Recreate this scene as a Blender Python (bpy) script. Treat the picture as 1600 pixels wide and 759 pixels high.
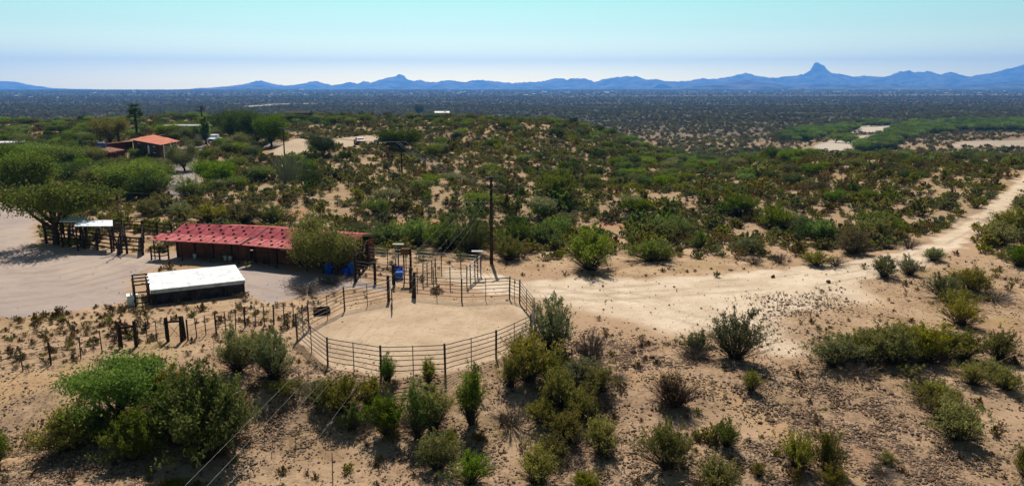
import bpy, bmesh, math, random
import numpy as np
from mathutils import Vector, Matrix
R = math.radians
for o in list(bpy.data.objects):
    bpy.data.objects.remove(o)
SC = bpy.context.scene
COL = SC.collection

# ------------------------------------------------------------------ camera, sky, sun, exposure
CAMZ, PITCH, F = 13.6, R(11.42), 1186.0
cam = bpy.data.cameras.new('camera')
cam.lens_unit = 'FOV'; cam.angle = 2*math.atan(800/F)
cam.clip_start = 0.5; cam.clip_end = 60000
camo = bpy.data.objects.new('camera', cam); COL.objects.link(camo)
camo.location = (0, 0, CAMZ); camo.rotation_euler = (R(90)-PITCH, 0, 0)
SC.camera = camo

SUN_EL, SUN_AZ = R(51), R(-6)            # azimuth from +Y towards +X
world = bpy.data.worlds.new('World'); SC.world = world
world.use_nodes = True
wn, wl = world.node_tree.nodes, world.node_tree.links
bg = wn['Background']
sky = wn.new('ShaderNodeTexSky'); sky.sky_type = 'NISHITA'
sky.sun_disc = False; sky.sun_elevation = SUN_EL; sky.sun_rotation = SUN_AZ
sky.altitude = 600; sky.air_density = 1.0; sky.dust_density = 2.5; sky.ozone_density = 1.0
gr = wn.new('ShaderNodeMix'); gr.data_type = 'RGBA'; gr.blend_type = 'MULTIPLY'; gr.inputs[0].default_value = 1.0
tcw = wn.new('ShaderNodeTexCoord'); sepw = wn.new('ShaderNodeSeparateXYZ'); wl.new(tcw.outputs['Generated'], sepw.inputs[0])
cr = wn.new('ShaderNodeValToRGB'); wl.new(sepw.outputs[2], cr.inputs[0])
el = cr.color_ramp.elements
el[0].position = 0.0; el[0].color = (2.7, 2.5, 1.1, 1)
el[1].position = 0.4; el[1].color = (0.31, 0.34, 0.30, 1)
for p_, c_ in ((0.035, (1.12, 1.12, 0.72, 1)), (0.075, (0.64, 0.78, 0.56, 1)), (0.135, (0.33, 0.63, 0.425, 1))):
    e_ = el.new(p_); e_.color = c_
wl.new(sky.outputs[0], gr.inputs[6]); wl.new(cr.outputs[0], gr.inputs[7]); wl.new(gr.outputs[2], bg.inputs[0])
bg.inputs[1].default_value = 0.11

sd = bpy.data.lights.new('sun', 'SUN'); sd.energy = 3.9; sd.angle = R(0.5); sd.color = (1.0, 0.95, 0.87)
so = bpy.data.objects.new('sun', sd); COL.objects.link(so)
sv = Vector((math.cos(SUN_EL)*math.sin(SUN_AZ), math.cos(SUN_EL)*math.cos(SUN_AZ), math.sin(SUN_EL)))
so.rotation_euler = sv.to_track_quat('Z', 'Y').to_euler(); so.location = (0, 0, 60)
SC.view_settings.view_transform = 'Standard'
SC.view_settings.look = 'None'
SC.view_settings.exposure = 0.92
SC.view_settings.gamma = 1.0
SC.cycles.max_bounces = 5; SC.cycles.diffuse_bounces = 2; SC.cycles.transmission_bounces = 3
SC.cycles.transparent_max_bounces = 4; SC.cycles.volume_bounces = 0

# ------------------------------------------------------------------ numpy noise
_rs = np.random.RandomState(7)
PERM = np.concatenate([_rs.permutation(256)]*3)
GR = _rs.normal(size=(256, 2)); GR /= np.linalg.norm(GR, axis=1, keepdims=True)
def noise(x, y):
    x = np.asarray(x, float); y = np.asarray(y, float)
    xi = np.floor(x).astype(int); yi = np.floor(y).astype(int)
    xf = x-xi; yf = y-yi
    u = xf*xf*xf*(xf*(xf*6-15)+10); v = yf*yf*yf*(yf*(yf*6-15)+10)
    def g(a, b, dx, dy):
        h = PERM[PERM[a & 255]+(b & 255)]
        return GR[h, 0]*dx+GR[h, 1]*dy
    n00 = g(xi, yi, xf, yf); n10 = g(xi+1, yi, xf-1, yf)
    n01 = g(xi, yi+1, xf, yf-1); n11 = g(xi+1, yi+1, xf-1, yf-1)
    return ((n00*(1-u)+n10*u)*(1-v)+(n01*(1-u)+n11*u)*v)*1.4
def fbm(x, y, o=4, l=2.0, g=0.5):
    s = 0; a = 1.0
    for i in range(o):
        s = s+a*noise(x+17.3*i, y-9.1*i); x = x*l; y = y*l; a *= g
    return s
def sst(a, b, x):
    t = np.clip((np.asarray(x, float)-a)/(b-a), 0, 1); return t*t*(3-2*t)

# ------------------------------------------------------------------ terrain height
def H(x, y):
    x = np.asarray(x, float); y = np.asarray(y, float)
    # foreground bank below the pen
    front = 36.2 + 0.03*x + 0.012*np.clip(x-6, 0, 40)*(-8) + 0.8*noise(x*0.12, 3.1)
    drop = np.where(x > 3, 0.75, 1.35)
    drop = 1.35-0.75*sst(-1, 9, x)-0.35*sst(-9, -17, x)
    z = -drop*(1-sst(front-6.5, front-0.3, y)) - 0.05*np.clip(front-6-y, 0, 40)
    nearf = 1-sst(33, 37, y)
    z = z + nearf*(0.16*noise(x*0.25+5, y*0.3)+0.05*noise(x*1.1, y*1.1))
    # right foreground and beyond-trail undulation
    pad = sst(64, 80, y)
    rt = sst(14, 30, x)*(1-pad)
    z = z + rt*0.22*noise(x*0.13+9, y*0.16) + 0.025*noise(x*0.8, y*0.8)
    # hollow behind the pens, then the hillside
    cx = x/np.maximum(y, 20)
    hol = np.exp(-((y-80)/11)**2)*sst(-0.5, -0.15, cx)
    z = z - 1.5*hol*(1-0.5*sst(0.25, 0.5, cx))
    hill = sst(88, 200, y)*(1-sst(0.05, 0.26, cx))*sst(-1.1, -0.2, cx)
    z = z + 2.3*hill
    amp = sst(82, 150, y)
    z = z + amp*(2.1*fbm(x/46+3.2, y/60+1.7, 3) + (0.7+1.0*hill)*(np.abs(fbm(x/19+1, y/24+8, 3))-0.35))
    gul = np.exp(-((x-(0.2*y+0.02*(y-110)))/(9+0.07*y))**2)*sst(95, 170, y)
    z = z - 5.5*gul
    # edge of the bench and the fall to the plain
    edge = 285-150*sst(0.03, 0.33, cx)+20*fbm(x/90, 2.2, 2)
    fall = sst(edge, edge+230, y)
    z = z*(1-fall)+fall*(-19+1.6*fbm(x/160, y/160, 3)*(1-sst(1500, 4000, y)))
    z = z + 27*sst(1400, 7600, y)
    return z

# ------------------------------------------------------------------ measuring: photo pixel (1600 wide) to a world point
cp, sp = math.cos(PITCH), math.sin(PITCH)
def ray(px, py):
    dx = (px-800)/F; dy = (379.5-py)/F
    return np.array([dx, cp+dy*sp, -sp+dy*cp])
def at(px, py, z=0.0):
    d = ray(px, py); t = (z-CAMZ)/d[2]
    return np.array([d[0]*t, d[1]*t, z])
def at_y(px, py, Y):
    d = ray(px, py); t = Y/d[1]
    return np.array([d[0]*t, Y, CAMZ+d[2]*t])
def gnd(px, py):
    d = ray(px, py)
    t = np.concatenate([np.arange(15, 150, 0.15), np.arange(150, 900, 1.0), np.arange(900, 9000, 10)])
    hz = CAMZ+d[2]*t-H(d[0]*t, d[1]*t)
    k = np.argmax(hz < 0) if (hz < 0).any() else len(t)-1
    k = max(k, 1)
    a, b = hz[k-1], hz[k]; f = a/(a-b) if a != b else 0
    tt = t[k-1]+(t[k]-t[k-1])*min(max(f, 0), 1)
    p = d*tt
    return np.array([p[0], p[1], float(H(p[0], p[1]))])
def pix(p):
    v = np.asarray(p, float)-np.array([0, 0, CAMZ])
    xc = v[..., 0]; yc = v[..., 1]*sp+v[..., 2]*cp; zc = v[..., 1]*cp-v[..., 2]*sp
    return 800+F*xc/zc, 379.5-F*yc/zc, zc
def gl(lst):
    return [gnd(*q)[:2] for q in lst]

# ------------------------------------------------------------------ helpers: materials
def nodes(name):
    m = bpy.data.materials.new(name); m.use_nodes = True
    n = m.node_tree.nodes; l = m.node_tree.links
    return m, n, l, n['Principled BSDF']
def N(n, t, **k):
    x = n.new(t)
    for a, b in k.items():
        setattr(x, a, b)
    return x
def mixc(n, l, fac, a, b, mode='MIX'):
    m = n.new('ShaderNodeMix'); m.data_type = 'RGBA'; m.blend_type = mode
    for s, v in ((m.inputs[0], fac), (m.inputs[6], a), (m.inputs[7], b)):
        if isinstance(v, (int, float)): s.default_value = v
        elif isinstance(v, (tuple, list)): s.default_value = (*v[:3], 1)
        else: l.new(v, s)
    return m.outputs[2]
def mth(n, l, op, a, b=0.0, c=None):
    m = n.new('ShaderNodeMath'); m.operation = op
    for i, v in enumerate((a, b) if c is None else (a, b, c)):
        if isinstance(v, (int, float)): m.inputs[i].default_value = v
        else: l.new(v, m.inputs[i])
    return m.outputs[0]
def rampf(n, l, v, lo, hi):
    m = n.new('ShaderNodeMapRange'); m.interpolation_type = 'SMOOTHSTEP'
    l.new(v, m.inputs[0]); m.inputs[1].default_value = lo; m.inputs[2].default_value = hi
    return m.outputs[0]
def ntex(n, l, co, scale, detail=4, rough=0.6):
    t = n.new('ShaderNodeTexNoise'); t.inputs['Scale'].default_value = scale
    t.inputs['Detail'].default_value = detail; t.inputs['Roughness'].default_value = rough
    if co is not None: l.new(co, t.inputs['Vector'])
    return t.outputs['Fac']
def simple(name, col, rough=0.7, metal=0.0, var=0.25, scale=3.0, dirt=None, bump=0.0):
    m, n, l, b = nodes(name)
    tc = N(n, 'ShaderNodeTexCoord')
    f = ntex(n, l, tc.outputs['Object'], scale, 5, 0.65)
    c2 = dirt if dirt else tuple(max(0, c*(1-var*1.6)) for c in col)
    fac = rampf(n, l, f, 0.35, 0.7)
    c = mixc(n, l, fac, tuple(min(1, x*(1+var*0.3)) for x in col), c2)
    l.new(c, b.inputs['Base Color'])
    b.inputs['Roughness'].default_value = rough; b.inputs['Metallic'].default_value = metal; b.inputs['Specular IOR Level'].default_value = 0.0 if metal == 0 else 0.2
    if bump:
        bp = N(n, 'ShaderNodeBump'); bp.inputs['Strength'].default_value = bump; bp.inputs['Distance'].default_value = 0.02
        l.new(f, bp.inputs['Height']); l.new(bp.outputs[0], b.inputs['Normal'])
    return m
def leafmat(name, c1, c2, trans=0.35, dry=(0.16, 0.11, 0.05), dryamt=0.12):
    m, n, l, b = nodes(name)
    n.remove(b); out = n['Material Output']
    at_ = N(n, 'ShaderNodeAttribute', attribute_name='tint')
    oi = N(n, 'ShaderNodeObjectInfo')
    c = mixc(n, l, at_.outputs['Fac'], c1, c2)
    d = mth(n, l, 'GREATER_THAN', at_.outputs['Fac'], 1-dryamt)
    c = mixc(n, l, d, c, dry)
    hsv = N(n, 'ShaderNodeHueSaturation')
    l.new(c, hsv.inputs['Color'])
    l.new(mth(n, l, 'MULTIPLY_ADD', oi.outputs['Random'], 0.035, 0.472), hsv.inputs['Hue'])
    r2 = mth(n, l, 'FRACT', mth(n, l, 'MULTIPLY', oi.outputs['Random'], 7.31))
    l.new(mth(n, l, 'MULTIPLY_ADD', r2, 0.7, 0.65), hsv.inputs['Value'])
    r3 = mth(n, l, 'FRACT', mth(n, l, 'MULTIPLY', oi.outputs['Random'], 13.7))
    l.new(mth(n, l, 'MULTIPLY_ADD', r3, 0.3, 0.85), hsv.inputs['Saturation'])
    df = N(n, 'ShaderNodeBsdfDiffuse'); tr = N(n, 'ShaderNodeBsdfTranslucent')
    l.new(hsv.outputs[0], df.inputs[0]); l.new(hsv.outputs[0], tr.inputs[0])
    mx = N(n, 'ShaderNodeMixShader'); mx.inputs[0].default_value = trans
    l.new(df.outputs[0], mx.inputs[1]); l.new(tr.outputs[0], mx.inputs[2])
    l.new(mx.outputs[0], out.inputs[0])
    return m

# ------------------------------------------------------------------ helpers: meshes
def mesh_np(name, V, Fq, mats=(), mi=None, smooth=False, tint=None):
    """V (n,3); Fq list of arrays, each (m,k) with one k per array."""
    me = bpy.data.meshes.new(name)
    V = np.asarray(V, np.float32)
    me.vertices.add(len(V)); me.vertices.foreach_set('co', V.ravel())
    Fq = [np.asarray(f, np.int32) for f in Fq if len(f)]
    nl = sum(f.size for f in Fq); npoly = sum(len(f) for f in Fq)
    me.loops.add(nl); me.polygons.add(npoly)
    me.loops.foreach_set('vertex_index', np.concatenate([f.ravel() for f in Fq]))
    tot = np.concatenate([np.full(len(f), f.shape[1], np.int32) for f in Fq])
    st = np.concatenate([[0], np.cumsum(tot)[:-1]]).astype(np.int32)
    me.polygons.foreach_set('loop_start', st)
    for m in mats: me.materials.append(m)
    if mi is not None: me.polygons.foreach_set('material_index', np.asarray(mi, np.int32))
    me.polygons.foreach_set('use_smooth', np.full(npoly, smooth, bool))
    if tint is not None:
        a = me.attributes.new('tint', 'FLOAT', 'POINT'); a.data.foreach_set('value', np.asarray(tint, np.float32))
    me.update(calc_edges=True)
    return me
class MB:
    def __init__(s): s.v = []; s.f = []; s.m = []; s.cur = 0
    def add(s, V, Fs):
        o = len(s.v); s.v += [tuple(map(float, p)) for p in V]
        for f in Fs: s.f.append([i+o for i in f]); s.m.append(s.cur)
        return s
    def box(s, c, d, rz=0.0, rx=0.0, ry=0.0):
        h = [x/2 for x in d]
        M = Matrix.Rotation(rz, 3, 'Z') @ Matrix.Rotation(ry, 3, 'Y') @ Matrix.Rotation(rx, 3, 'X')
        V = [M @ Vector((a*h[0], b*h[1], e*h[2]))+Vector(c) for a in (-1, 1) for b in (-1, 1) for e in (-1, 1)]
        return s.add(V, [(0, 1, 3, 2), (4, 6, 7, 5), (0, 4, 5, 1), (2, 3, 7, 6), (0, 2, 6, 4), (1, 5, 7, 3)])
    def tube(s, pts, r, n=6, r2=None, cap=True):
        pts = [Vector(p) for p in pts]; V = []; k = len(pts)
        for i, p in enumerate(pts):
            t = (pts[min(i+1, k-1)]-pts[max(i-1, 0)]).normalized()
            a = Vector((0, 0, 1)) if abs(t.z) < 0.9 else Vector((1, 0, 0))
            u = t.cross(a).normalized(); w = t.cross(u)
            rr = r if r2 is None else r+(r2-r)*i/(k-1)
            V += [p+(u*math.cos(2*math.pi*j/n)+w*math.sin(2*math.pi*j/n))*rr for j in range(n)]
        Fs = [(i*n+j, i*n+(j+1) % n, (i+1)*n+(j+1) % n, (i+1)*n+j) for i in range(k-1) for j in range(n)]
        if cap: Fs += [tuple(range(n))[::-1], tuple((k-1)*n+j for j in range(n))]
        return s.add(V, Fs)
    def lathe(s, c, prof, n=14, sx=1, sy=1, rz=0.0):
        V = []
        for r, z in prof:
            for j in range(n):
                x, y = r*sx*math.cos(2*math.pi*j/n), r*sy*math.sin(2*math.pi*j/n)
                V.append((c[0]+x*math.cos(rz)-y*math.sin(rz), c[1]+x*math.sin(rz)+y*math.cos(rz), c[2]+z))
        k = len(prof)
        Fs = [(i*n+j, i*n+(j+1) % n, (i+1)*n+(j+1) % n, (i+1)*n+j) for i in range(k-1) for j in range(n)]
        Fs += [tuple(range(n))[::-1], tuple((k-1)*n+j for j in range(n))]
        return s.add(V, Fs)
    def build(s, name, mats, parent=None, bevel=0.0, smooth=False):
        me = bpy.data.meshes.new(name); me.from_pydata(s.v, [], s.f)
        for m in (mats if isinstance(mats, (list, tuple)) else [mats]): me.materials.append(m)
        me.polygons.foreach_set('material_index', s.m)
        me.polygons.foreach_set('use_smooth', [smooth]*len(s.f))
        me.update()
        o = bpy.data.objects.new(name, me); COL.objects.link(o)
        if parent:
            o.parent = parent; o.matrix_parent_inverse = Matrix.Translation(-parent.location)
        if bevel:
            b = o.modifiers.new('bevel', 'BEVEL'); b.width = bevel; b.segments = 2; b.limit_method = 'ANGLE'
        return o
def thing(name, label, cat, loc=(0, 0, 0), group=None):
    o = bpy.data.objects.new(name, None); COL.objects.link(o); o.empty_display_size = 0.2
    o.location = [float(c) for c in loc]; o['label'] = label; o['category'] = cat
    if group: o['group'] = group
    return o
def tag(o, label, cat, group=None):
    o['label'] = label; o['category'] = cat
    if group: o['group'] = group
    return o
def hz(x, y): return float(H(x, y))

# ------------------------------------------------------------------ ground masks
def inpoly(x, y, poly):
    r = np.zeros(x.shape, bool); k = len(poly)
    for i in range(k):
        x1, y1 = poly[i]; x2, y2 = poly[(i+1) % k]
        c = ((y1 > y) != (y2 > y)) & (x < (x2-x1)*(y-y1)/((y2-y1)+1e-12)+x1)
        r ^= c
    return r
def segdist(x, y, pts, closed=False):
    d = np.full(x.shape, 1e9); w = np.zeros(x.shape); k = len(pts)
    for i in range(k if closed else k-1):
        a = np.array(pts[i][:2], float); b = np.array(pts[(i+1) % k][:2], float)
        ab = b-a; t = np.clip(((x-a[0])*ab[0]+(y-a[1])*ab[1])/(ab@ab+1e-9), 0, 1)
        dd = np.hypot(x-a[0]-t*ab[0], y-a[1]-t*ab[1])
        u = dd < d; d = np.where(u, dd, d); w = np.where(u, i+t, w)
    return d, w
def polymask(x, y, poly, soft):
    d, _ = segdist(x, y, poly, True)
    s = np.where(inpoly(x, y, poly), d, -d)
    return sst(-soft, soft, s+soft*0.9*noise(x/(soft*1.6), y/(soft*1.6)))
def linemask(x, y, pts, widths, soft):
    d, w = segdist(x, y, pts)
    ww = np.interp(w, np.arange(len(widths)), widths)
    return 1-sst(-soft, soft, d-ww+soft*0.9*noise(x/(soft*1.8), y/(soft*1.8)))

PEN_TOP = [(462, 491), (510, 528), (594, 541), (695, 538), (775, 517), (830, 492), (835, 466), (812, 438), (796, 433), (721, 436), (644, 430), (607, 436), (537, 449), (481, 475)]
PEN = [at(px, py, 1.5) for px, py in PEN_TOP]
PENXY = [p[:2] for p in PEN]
YARD = gl([(-160, 500), (60, 494), (200, 468), (215, 420), (330, 408), (420, 420), (545, 432), (600, 450), (520, 455), (420, 470), (380, 455), (300, 400), (250, 398), (150, 392), (60, 385), (40, 340), (0, 312), (-160, 330)])
TRAIL = gl([(1760, 215), (1640, 262), (1592, 295), (1555, 328), (1515, 352), (1470, 385), (1395, 408), (1300, 428), (1180, 445), (1020, 455), (900, 452), (800, 450), (720, 430)])
TRAILW = [1.15, 1.15, 1.1, 1.05, 1.1, 1.5, 2.2, 3.0, 3.6, 3.6, 3.2, 2.2, 1.8]
APRON = gl([(740, 440), (830, 442), (1000, 440), (1180, 436), (1300, 424), (1400, 405), (1400, 425), (1330, 455), (1290, 490), (1262, 520), (1235, 548), (1130, 528), (1030, 515), (930, 500), (870, 470), (825, 462)])
BRANCH = gl([(1180, 450), (1260, 505), (1220, 545), (1100, 520), (980, 490)])
FOOT = gl([(890, 560), (985, 590), (1100, 600), (1200, 660), (1320, 735), (1380, 790)])
LPATH = gl([(-80, 640), (40, 600), (110, 585), (150, 560)])
LOWPATH = gl([(-60, 735), (60, 690), (120, 620)])
LOT = gl([(425, 232), (450, 221), (520, 216), (600, 214), (640, 219), (600, 226), (520, 233), (480, 240), (430, 244)])
DRIVE = gl([(293, 302), (282, 280), (285, 262), (288, 245), (305, 228), (345, 222), (420, 226)])
LTRACK = gl([(-30, 380), (5, 335), (18, 310)])
STRIP = gl([(395, 167), (440, 163), (490, 162)])
STRIP2 = gl([(880, 151), (1000, 150.6), (1200, 150.3), (1400, 149), (1660, 147)])
RIV = [gl([(1268, 238), (1276, 227), (1318, 213), (1374, 210), (1370, 219), (1345, 226), (1328, 236)]),
       gl([(1314, 205), (1335, 196), (1392, 196), (1388, 206), (1330, 208)]),
       gl([(1470, 228), (1500, 221), (1600, 217), (1640, 218), (1640, 236), (1560, 230), (1490, 232)])]
FIELD = gl([(1440, 211), (1480, 207), (1640, 209), (1640, 217), (1500, 218)])
BARE = [gl([(930, 345), (985, 340), (990, 352), (945, 360)]), gl([(560, 345), (700, 340), (690, 350), (560, 356)]), gl([(400, 330), (480, 325), (480, 342), (400, 345)])]
RUBBLE = [gl(q) for q in ([(1060, 590), (1180, 570), (1290, 585), (1400, 620), (1540, 720), (1500, 800), (1350, 750), (1220, 670), (1100, 615)], [(880, 600), (960, 640), (990, 720), (1090, 800), (880, 800), (850, 690)], [(-60, 690), (150, 672), (290, 800), (-60, 800)], [(410, 555), (520, 585), (500, 690), (400, 740), (340, 650)], [(590, 650), (720, 640), (760, 720), (640, 740)], [(880, 520), (1040, 535), (1080, 575), (960, 585), (880, 560)], [(1150, 465), (1300, 450), (1330, 480), (1200, 500)], [(1100, 690), (1200, 690), (1290, 800), (1080, 800)])]
RUTS = [gl([(-40, 478), (100, 462), (220, 436), (300, 412), (330, 400)]), gl([(-40, 452), (110, 446), (190, 424), (240, 402), (200, 392)]), gl([(-40, 430), (80, 425), (160, 405)]), gl([(820, 456), (950, 458), (1100, 448), (1250, 438), (1390, 412), (1480, 380), (1550, 332)]), gl([(860, 448), (1000, 470), (1120, 500), (1230, 520)]), gl([(420, 440), (520, 462), (560, 440)])]
def masks(x, y):
    m = {}
    m['pen'] = polymask(x, y, PENXY, 0.35)
    m['yard'] = polymask(x, y, YARD, 1.3)
    t = linemask(x, y, TRAIL, TRAILW, 1.0)
    t = np.maximum(t, 0.92*polymask(x, y, APRON, 3.2))
    t2 = t; t = np.zeros_like(x)
    t = np.maximum(t, 0.8*linemask(x, y, FOOT, [0.5, 0.8, 0.8, 0.9, 0.9, 1.0], 0.5)*(y < 40))
    t = np.maximum(t, 1.0*linemask(x, y, LPATH, [1.8, 1.7, 1.2, 0.5], 0.8))
    t = np.maximum(t, 0.9*linemask(x, y, LOWPATH, [1.7, 1.5, 0.8], 0.8))
    m['trail'] = t2; m['path'] = t
    m['lot'] = polymask(x, y, LOT, 2.5); m['yard'] = np.maximum(m['yard'], linemask(x, y, LTRACK, [3.5, 3.5, 3.0], 1.0))
    m['drive'] = linemask(x, y, DRIVE, [2.2]*7, 0.8)
    r = np.zeros_like(x)
    for p, w_ in zip(RIV, (1, 1, .55)): r = np.maximum(r, w_*polymask(x, y, p, 4.0))
    r = np.maximum(r, 0.8*linemask(x, y, STRIP, [22, 25, 25], 10)*(y > 700))
    r = np.maximum(r, 0.7*linemask(x, y, STRIP2, [60, 60, 60, 60, 60], 30)*(y > 2000))
    m['river'] = r
    b = np.zeros_like(x)
    for p in BARE: b = np.maximum(b, polymask(x, y, p, 0.9))
    m['bare'] = np.maximum(b, 0.5*polymask(x, y, FIELD, 4))
    ru = np.zeros_like(x)
    for p in RUTS:
        d_, w_ = segdist(x, y, p); j_ = 0.12*noise(x*.5, y*.5)
        for o_ in (0.0, 1.55):
            ru = np.maximum(ru, (1-sst(.1, .3, np.abs(d_-o_+j_)))*sst(-.3, .3, noise(x*.25+o_*3, y*.25)+.15))
    m['rut'] = ru*(1-m['pen'])
    dp, _ = segdist(x, y, PENXY, True); m['pentrack'] = (1-sst(.25, .8, np.abs(dp-1.1+.3*noise(x*.4, y*.4))))*inpoly(x, y, PENXY)
    # stony banks in front, right and below the pen
    st = (1-sst(36, 43, y-2*noise(x*0.1, 1.0)))
    st = np.maximum(st, sst(24, 27, x)*(1-sst(52, 60, y)))
    st = np.maximum(st, 0.7*sst(8, 14, x)*(1-sst(44, 50, y)))
    pr = np.zeros_like(x)
    for p in RUBBLE: pr = np.maximum(pr, polymask(x, y, p, 1.2))
    m['rubble'] = pr
    m['stony'] = np.maximum(pr*(.55+.45*sst(-.5, .2, fbm(x*.5, y*.5, 2))), .75*st*sst(-0.45, 0.35, fbm(x*0.16+4, y*0.22, 3)+0.25))
    return m

# ------------------------------------------------------------------ ground material
def ground_material():
    m, n, l, b = nodes('desert ground')
    geo = N(n, 'ShaderNodeNewGeometry'); co = geo.outputs['Position']
    A = {k: N(n, 'ShaderNodeAttribute', attribute_name=k).outputs['Fac'] for k in ('pen', 'yard', 'trail', 'lot', 'drive', 'river', 'bare', 'stony', 'far', 'path', 'rut', 'pentrack', 'mid')}
    big = ntex(n, l, co, 0.035, 4); mid = ntex(n, l, co, 0.35, 5, 0.65); fine = ntex(n, l, co, 3.2, 6, 0.7); grit = ntex(n, l, co, 14, 3, 0.7)
    soil = mixc(n, l, rampf(n, l, mid, 0.35, 0.68), (0.37, 0.255, 0.158), (0.235, 0.15, 0.088))
    soil = mixc(n, l, rampf(n, l, big, 0.4, 0.62), soil, (0.31, 0.205, 0.128))
    red = rampf(n, l, ntex(n, l, co, 0.11, 3), 0.55, 0.7)
    soil = mixc(n, l, mth(n, l, 'MULTIPLY', red, 0.6), soil, (0.26, 0.135, 0.075))
    # straw coloured dry grass patches
    straw = mth(n, l, 'MULTIPLY', rampf(n, l, ntex(n, l, co, 0.22, 5, 0.7), 0.52, 0.66), 0.55)
    soil = mixc(n, l, straw, soil, (0.26, 0.185, 0.08))
    # loose gravel speckle
    vor = N(n, 'ShaderNodeTexVoronoi'); vor.inputs['Scale'].default_value = 5.5; l.new(co, vor.inputs['Vector'])
    speck = mth(n, l, 'LESS_THAN', vor.outputs['Distance'], 0.34)
    vc = N(n, 'ShaderNodeSeparateColor'); l.new(vor.outputs['Color'], vc.inputs[0])
    keep = mth(n, l, 'GREATER_THAN', vc.outputs[0], 0.5)
    stf = mth(n, l, 'MULTIPLY', mth(n, l, 'MULTIPLY', speck, keep), A['stony'])
    stone = mixc(n, l, vc.outputs[1], (0.05, 0.03, 0.02), (0.24, 0.155, 0.10))
    col = mixc(n, l, mth(n, l, 'MULTIPLY', A['stony'], mth(n, l, 'MULTIPLY', rampf(n, l, fine, 0.38, 0.64), 0.62)), soil, (0.10, 0.06, 0.038))
    col = mixc(n, l, mth(n, l, 'MULTIPLY', A['mid'], 0.55), col, (0.24, 0.17, 0.10))
    v3 = N(n, 'ShaderNodeTexVoronoi'); v3.inputs['Scale'].default_value = 3.6; l.new(co, v3.inputs['Vector'])
    s3 = N(n, 'ShaderNodeSeparateColor'); l.new(v3.outputs['Color'], s3.inputs[0])
    peb = mth(n, l, 'MULTIPLY', mth(n, l, 'LESS_THAN', v3.outputs['Distance'], mth(n, l, 'MULTIPLY', s3.outputs[0], 0.34)), mth(n, l, 'GREATER_THAN', ntex(n, l, co, 0.5, 3), 0.47))
    peb = mth(n, l, 'MULTIPLY', peb, mth(n, l, 'SUBTRACT', 1.0, A['mid']))
    pebc = mixc(n, l, s3.outputs[1], (0.10, 0.062, 0.042), (0.28, 0.19, 0.125))
    col = mixc(n, l, mth(n, l, 'MULTIPLY', peb, 0.65), col, pebc)
    # beyond: soil bleached by distance of its own kind (pale caliche) with scrub cover
    sand = mixc(n, l, rampf(n, l, mid, 0.3, 0.7), (0.52, 0.415, 0.31), (0.40, 0.305, 0.21))
    sand = mixc(n, l, mth(n, l, 'MULTIPLY', rampf(n, l, fine, 0.5, 0.75), 0.35), sand, (0.33, 0.22, 0.13))
    yard = mixc(n, l, rampf(n, l, big, 0.35, 0.65), (0.28, 0.225, 0.20), (0.36, 0.28, 0.225))
    yard = mixc(n, l, mth(n, l, 'MULTIPLY', rampf(n, l, mid, 0.45, 0.7), 0.5), yard, (0.20, 0.16, 0.14))
    pen = mixc(n, l, rampf(n, l, mid, 0.35, 0.7), (0.42, 0.31, 0.21), (0.33, 0.235, 0.155))
    pen = mixc(n, l, mth(n, l, 'MULTIPLY', rampf(n, l, fine, 0.5, 0.7), 0.4), pen, (0.26, 0.18, 0.115))
    def lay(base, fac, c, lo=0.3, hi=0.7):
        f = mth(n, l, 'ADD', fac, mth(n, l, 'MULTIPLY', mth(n, l, 'SUBTRACT', fine, 0.5), 0.55))
        return mixc(n, l, rampf(n, l, f, lo, hi), base, c)
    col = lay(col, A['path'], mixc(n, l, rampf(n, l, mid, 0.3, 0.7), (0.36, 0.235, 0.13), (0.27, 0.17, 0.092)), 0.25, 0.95)
    col = lay(col, A['trail'], sand, 0.25, 0.95)
    col = lay(col, A['yard'], yard)
    col = lay(col, A['lot'], (0.38, 0.29, 0.205))
    col = lay(col, A['drive'], (0.24, 0.20, 0.18))
    col = lay(col, A['river'], (0.37, 0.31, 0.245))
    col = lay(col, A['bare'], (0.32, 0.18, 0.10))
    col = mixc(n, l, mth(n, l, 'MULTIPLY', A['rut'], 0.45), col, (0.235, 0.17, 0.12))
    hoof = N(n, 'ShaderNodeTexVoronoi'); hoof.inputs['Scale'].default_value = 2.6; l.new(co, hoof.inputs['Vector'])
    hf = mth(n, l, 'LESS_THAN', hoof.outputs['Distance'], 0.26)
    pen = mixc(n, l, mth(n, l, 'MULTIPLY', hf, 0.28), pen, (0.23, 0.155, 0.10))
    pe = mth(n, l, 'MULTIPLY', A['pen'], mth(n, l, 'SUBTRACT', 1.0, A['pentrack']))
    pen = mixc(n, l, mth(n, l, 'MULTIPLY', A['pentrack'], 0.35), pen, (0.27, 0.185, 0.12))
    col = lay(col, A['pen'], pen)
    col = mixc(n, l, mth(n, l, 'MULTIPLY', mth(n, l, 'MULTIPLY', peb, A['trail']), 0.4), col, pebc)
    col = mixc(n, l, stf, col, stone)
    # far plain: scrub carpet seen edge on
    v2 = N(n, 'ShaderNodeTexVoronoi'); v2.inputs['Scale'].default_value = 0.14; l.new(co, v2.inputs['Vector'])
    cover = mth(n, l, 'MULTIPLY', mth(n, l, 'LESS_THAN', v2.outputs['Distance'], 0.62), A['far'])
    n3 = ntex(n, l, co, 0.004, 5)
    farsoil = mixc(n, l, rampf(n, l, n3, 0.4, 0.62), (0.125, 0.104, 0.08), (0.085, 0.078, 0.06))
    notr = mth(n, l, 'SUBTRACT', 1.0, A['river'])
    col = mixc(n, l, mth(n, l, 'MULTIPLY', mth(n, l, 'MULTIPLY', A['far'], 0.9), notr), col, farsoil)
    col = mixc(n, l, mth(n, l, 'MULTIPLY', cover, notr), col, (0.05, 0.05, 0.034))
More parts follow.
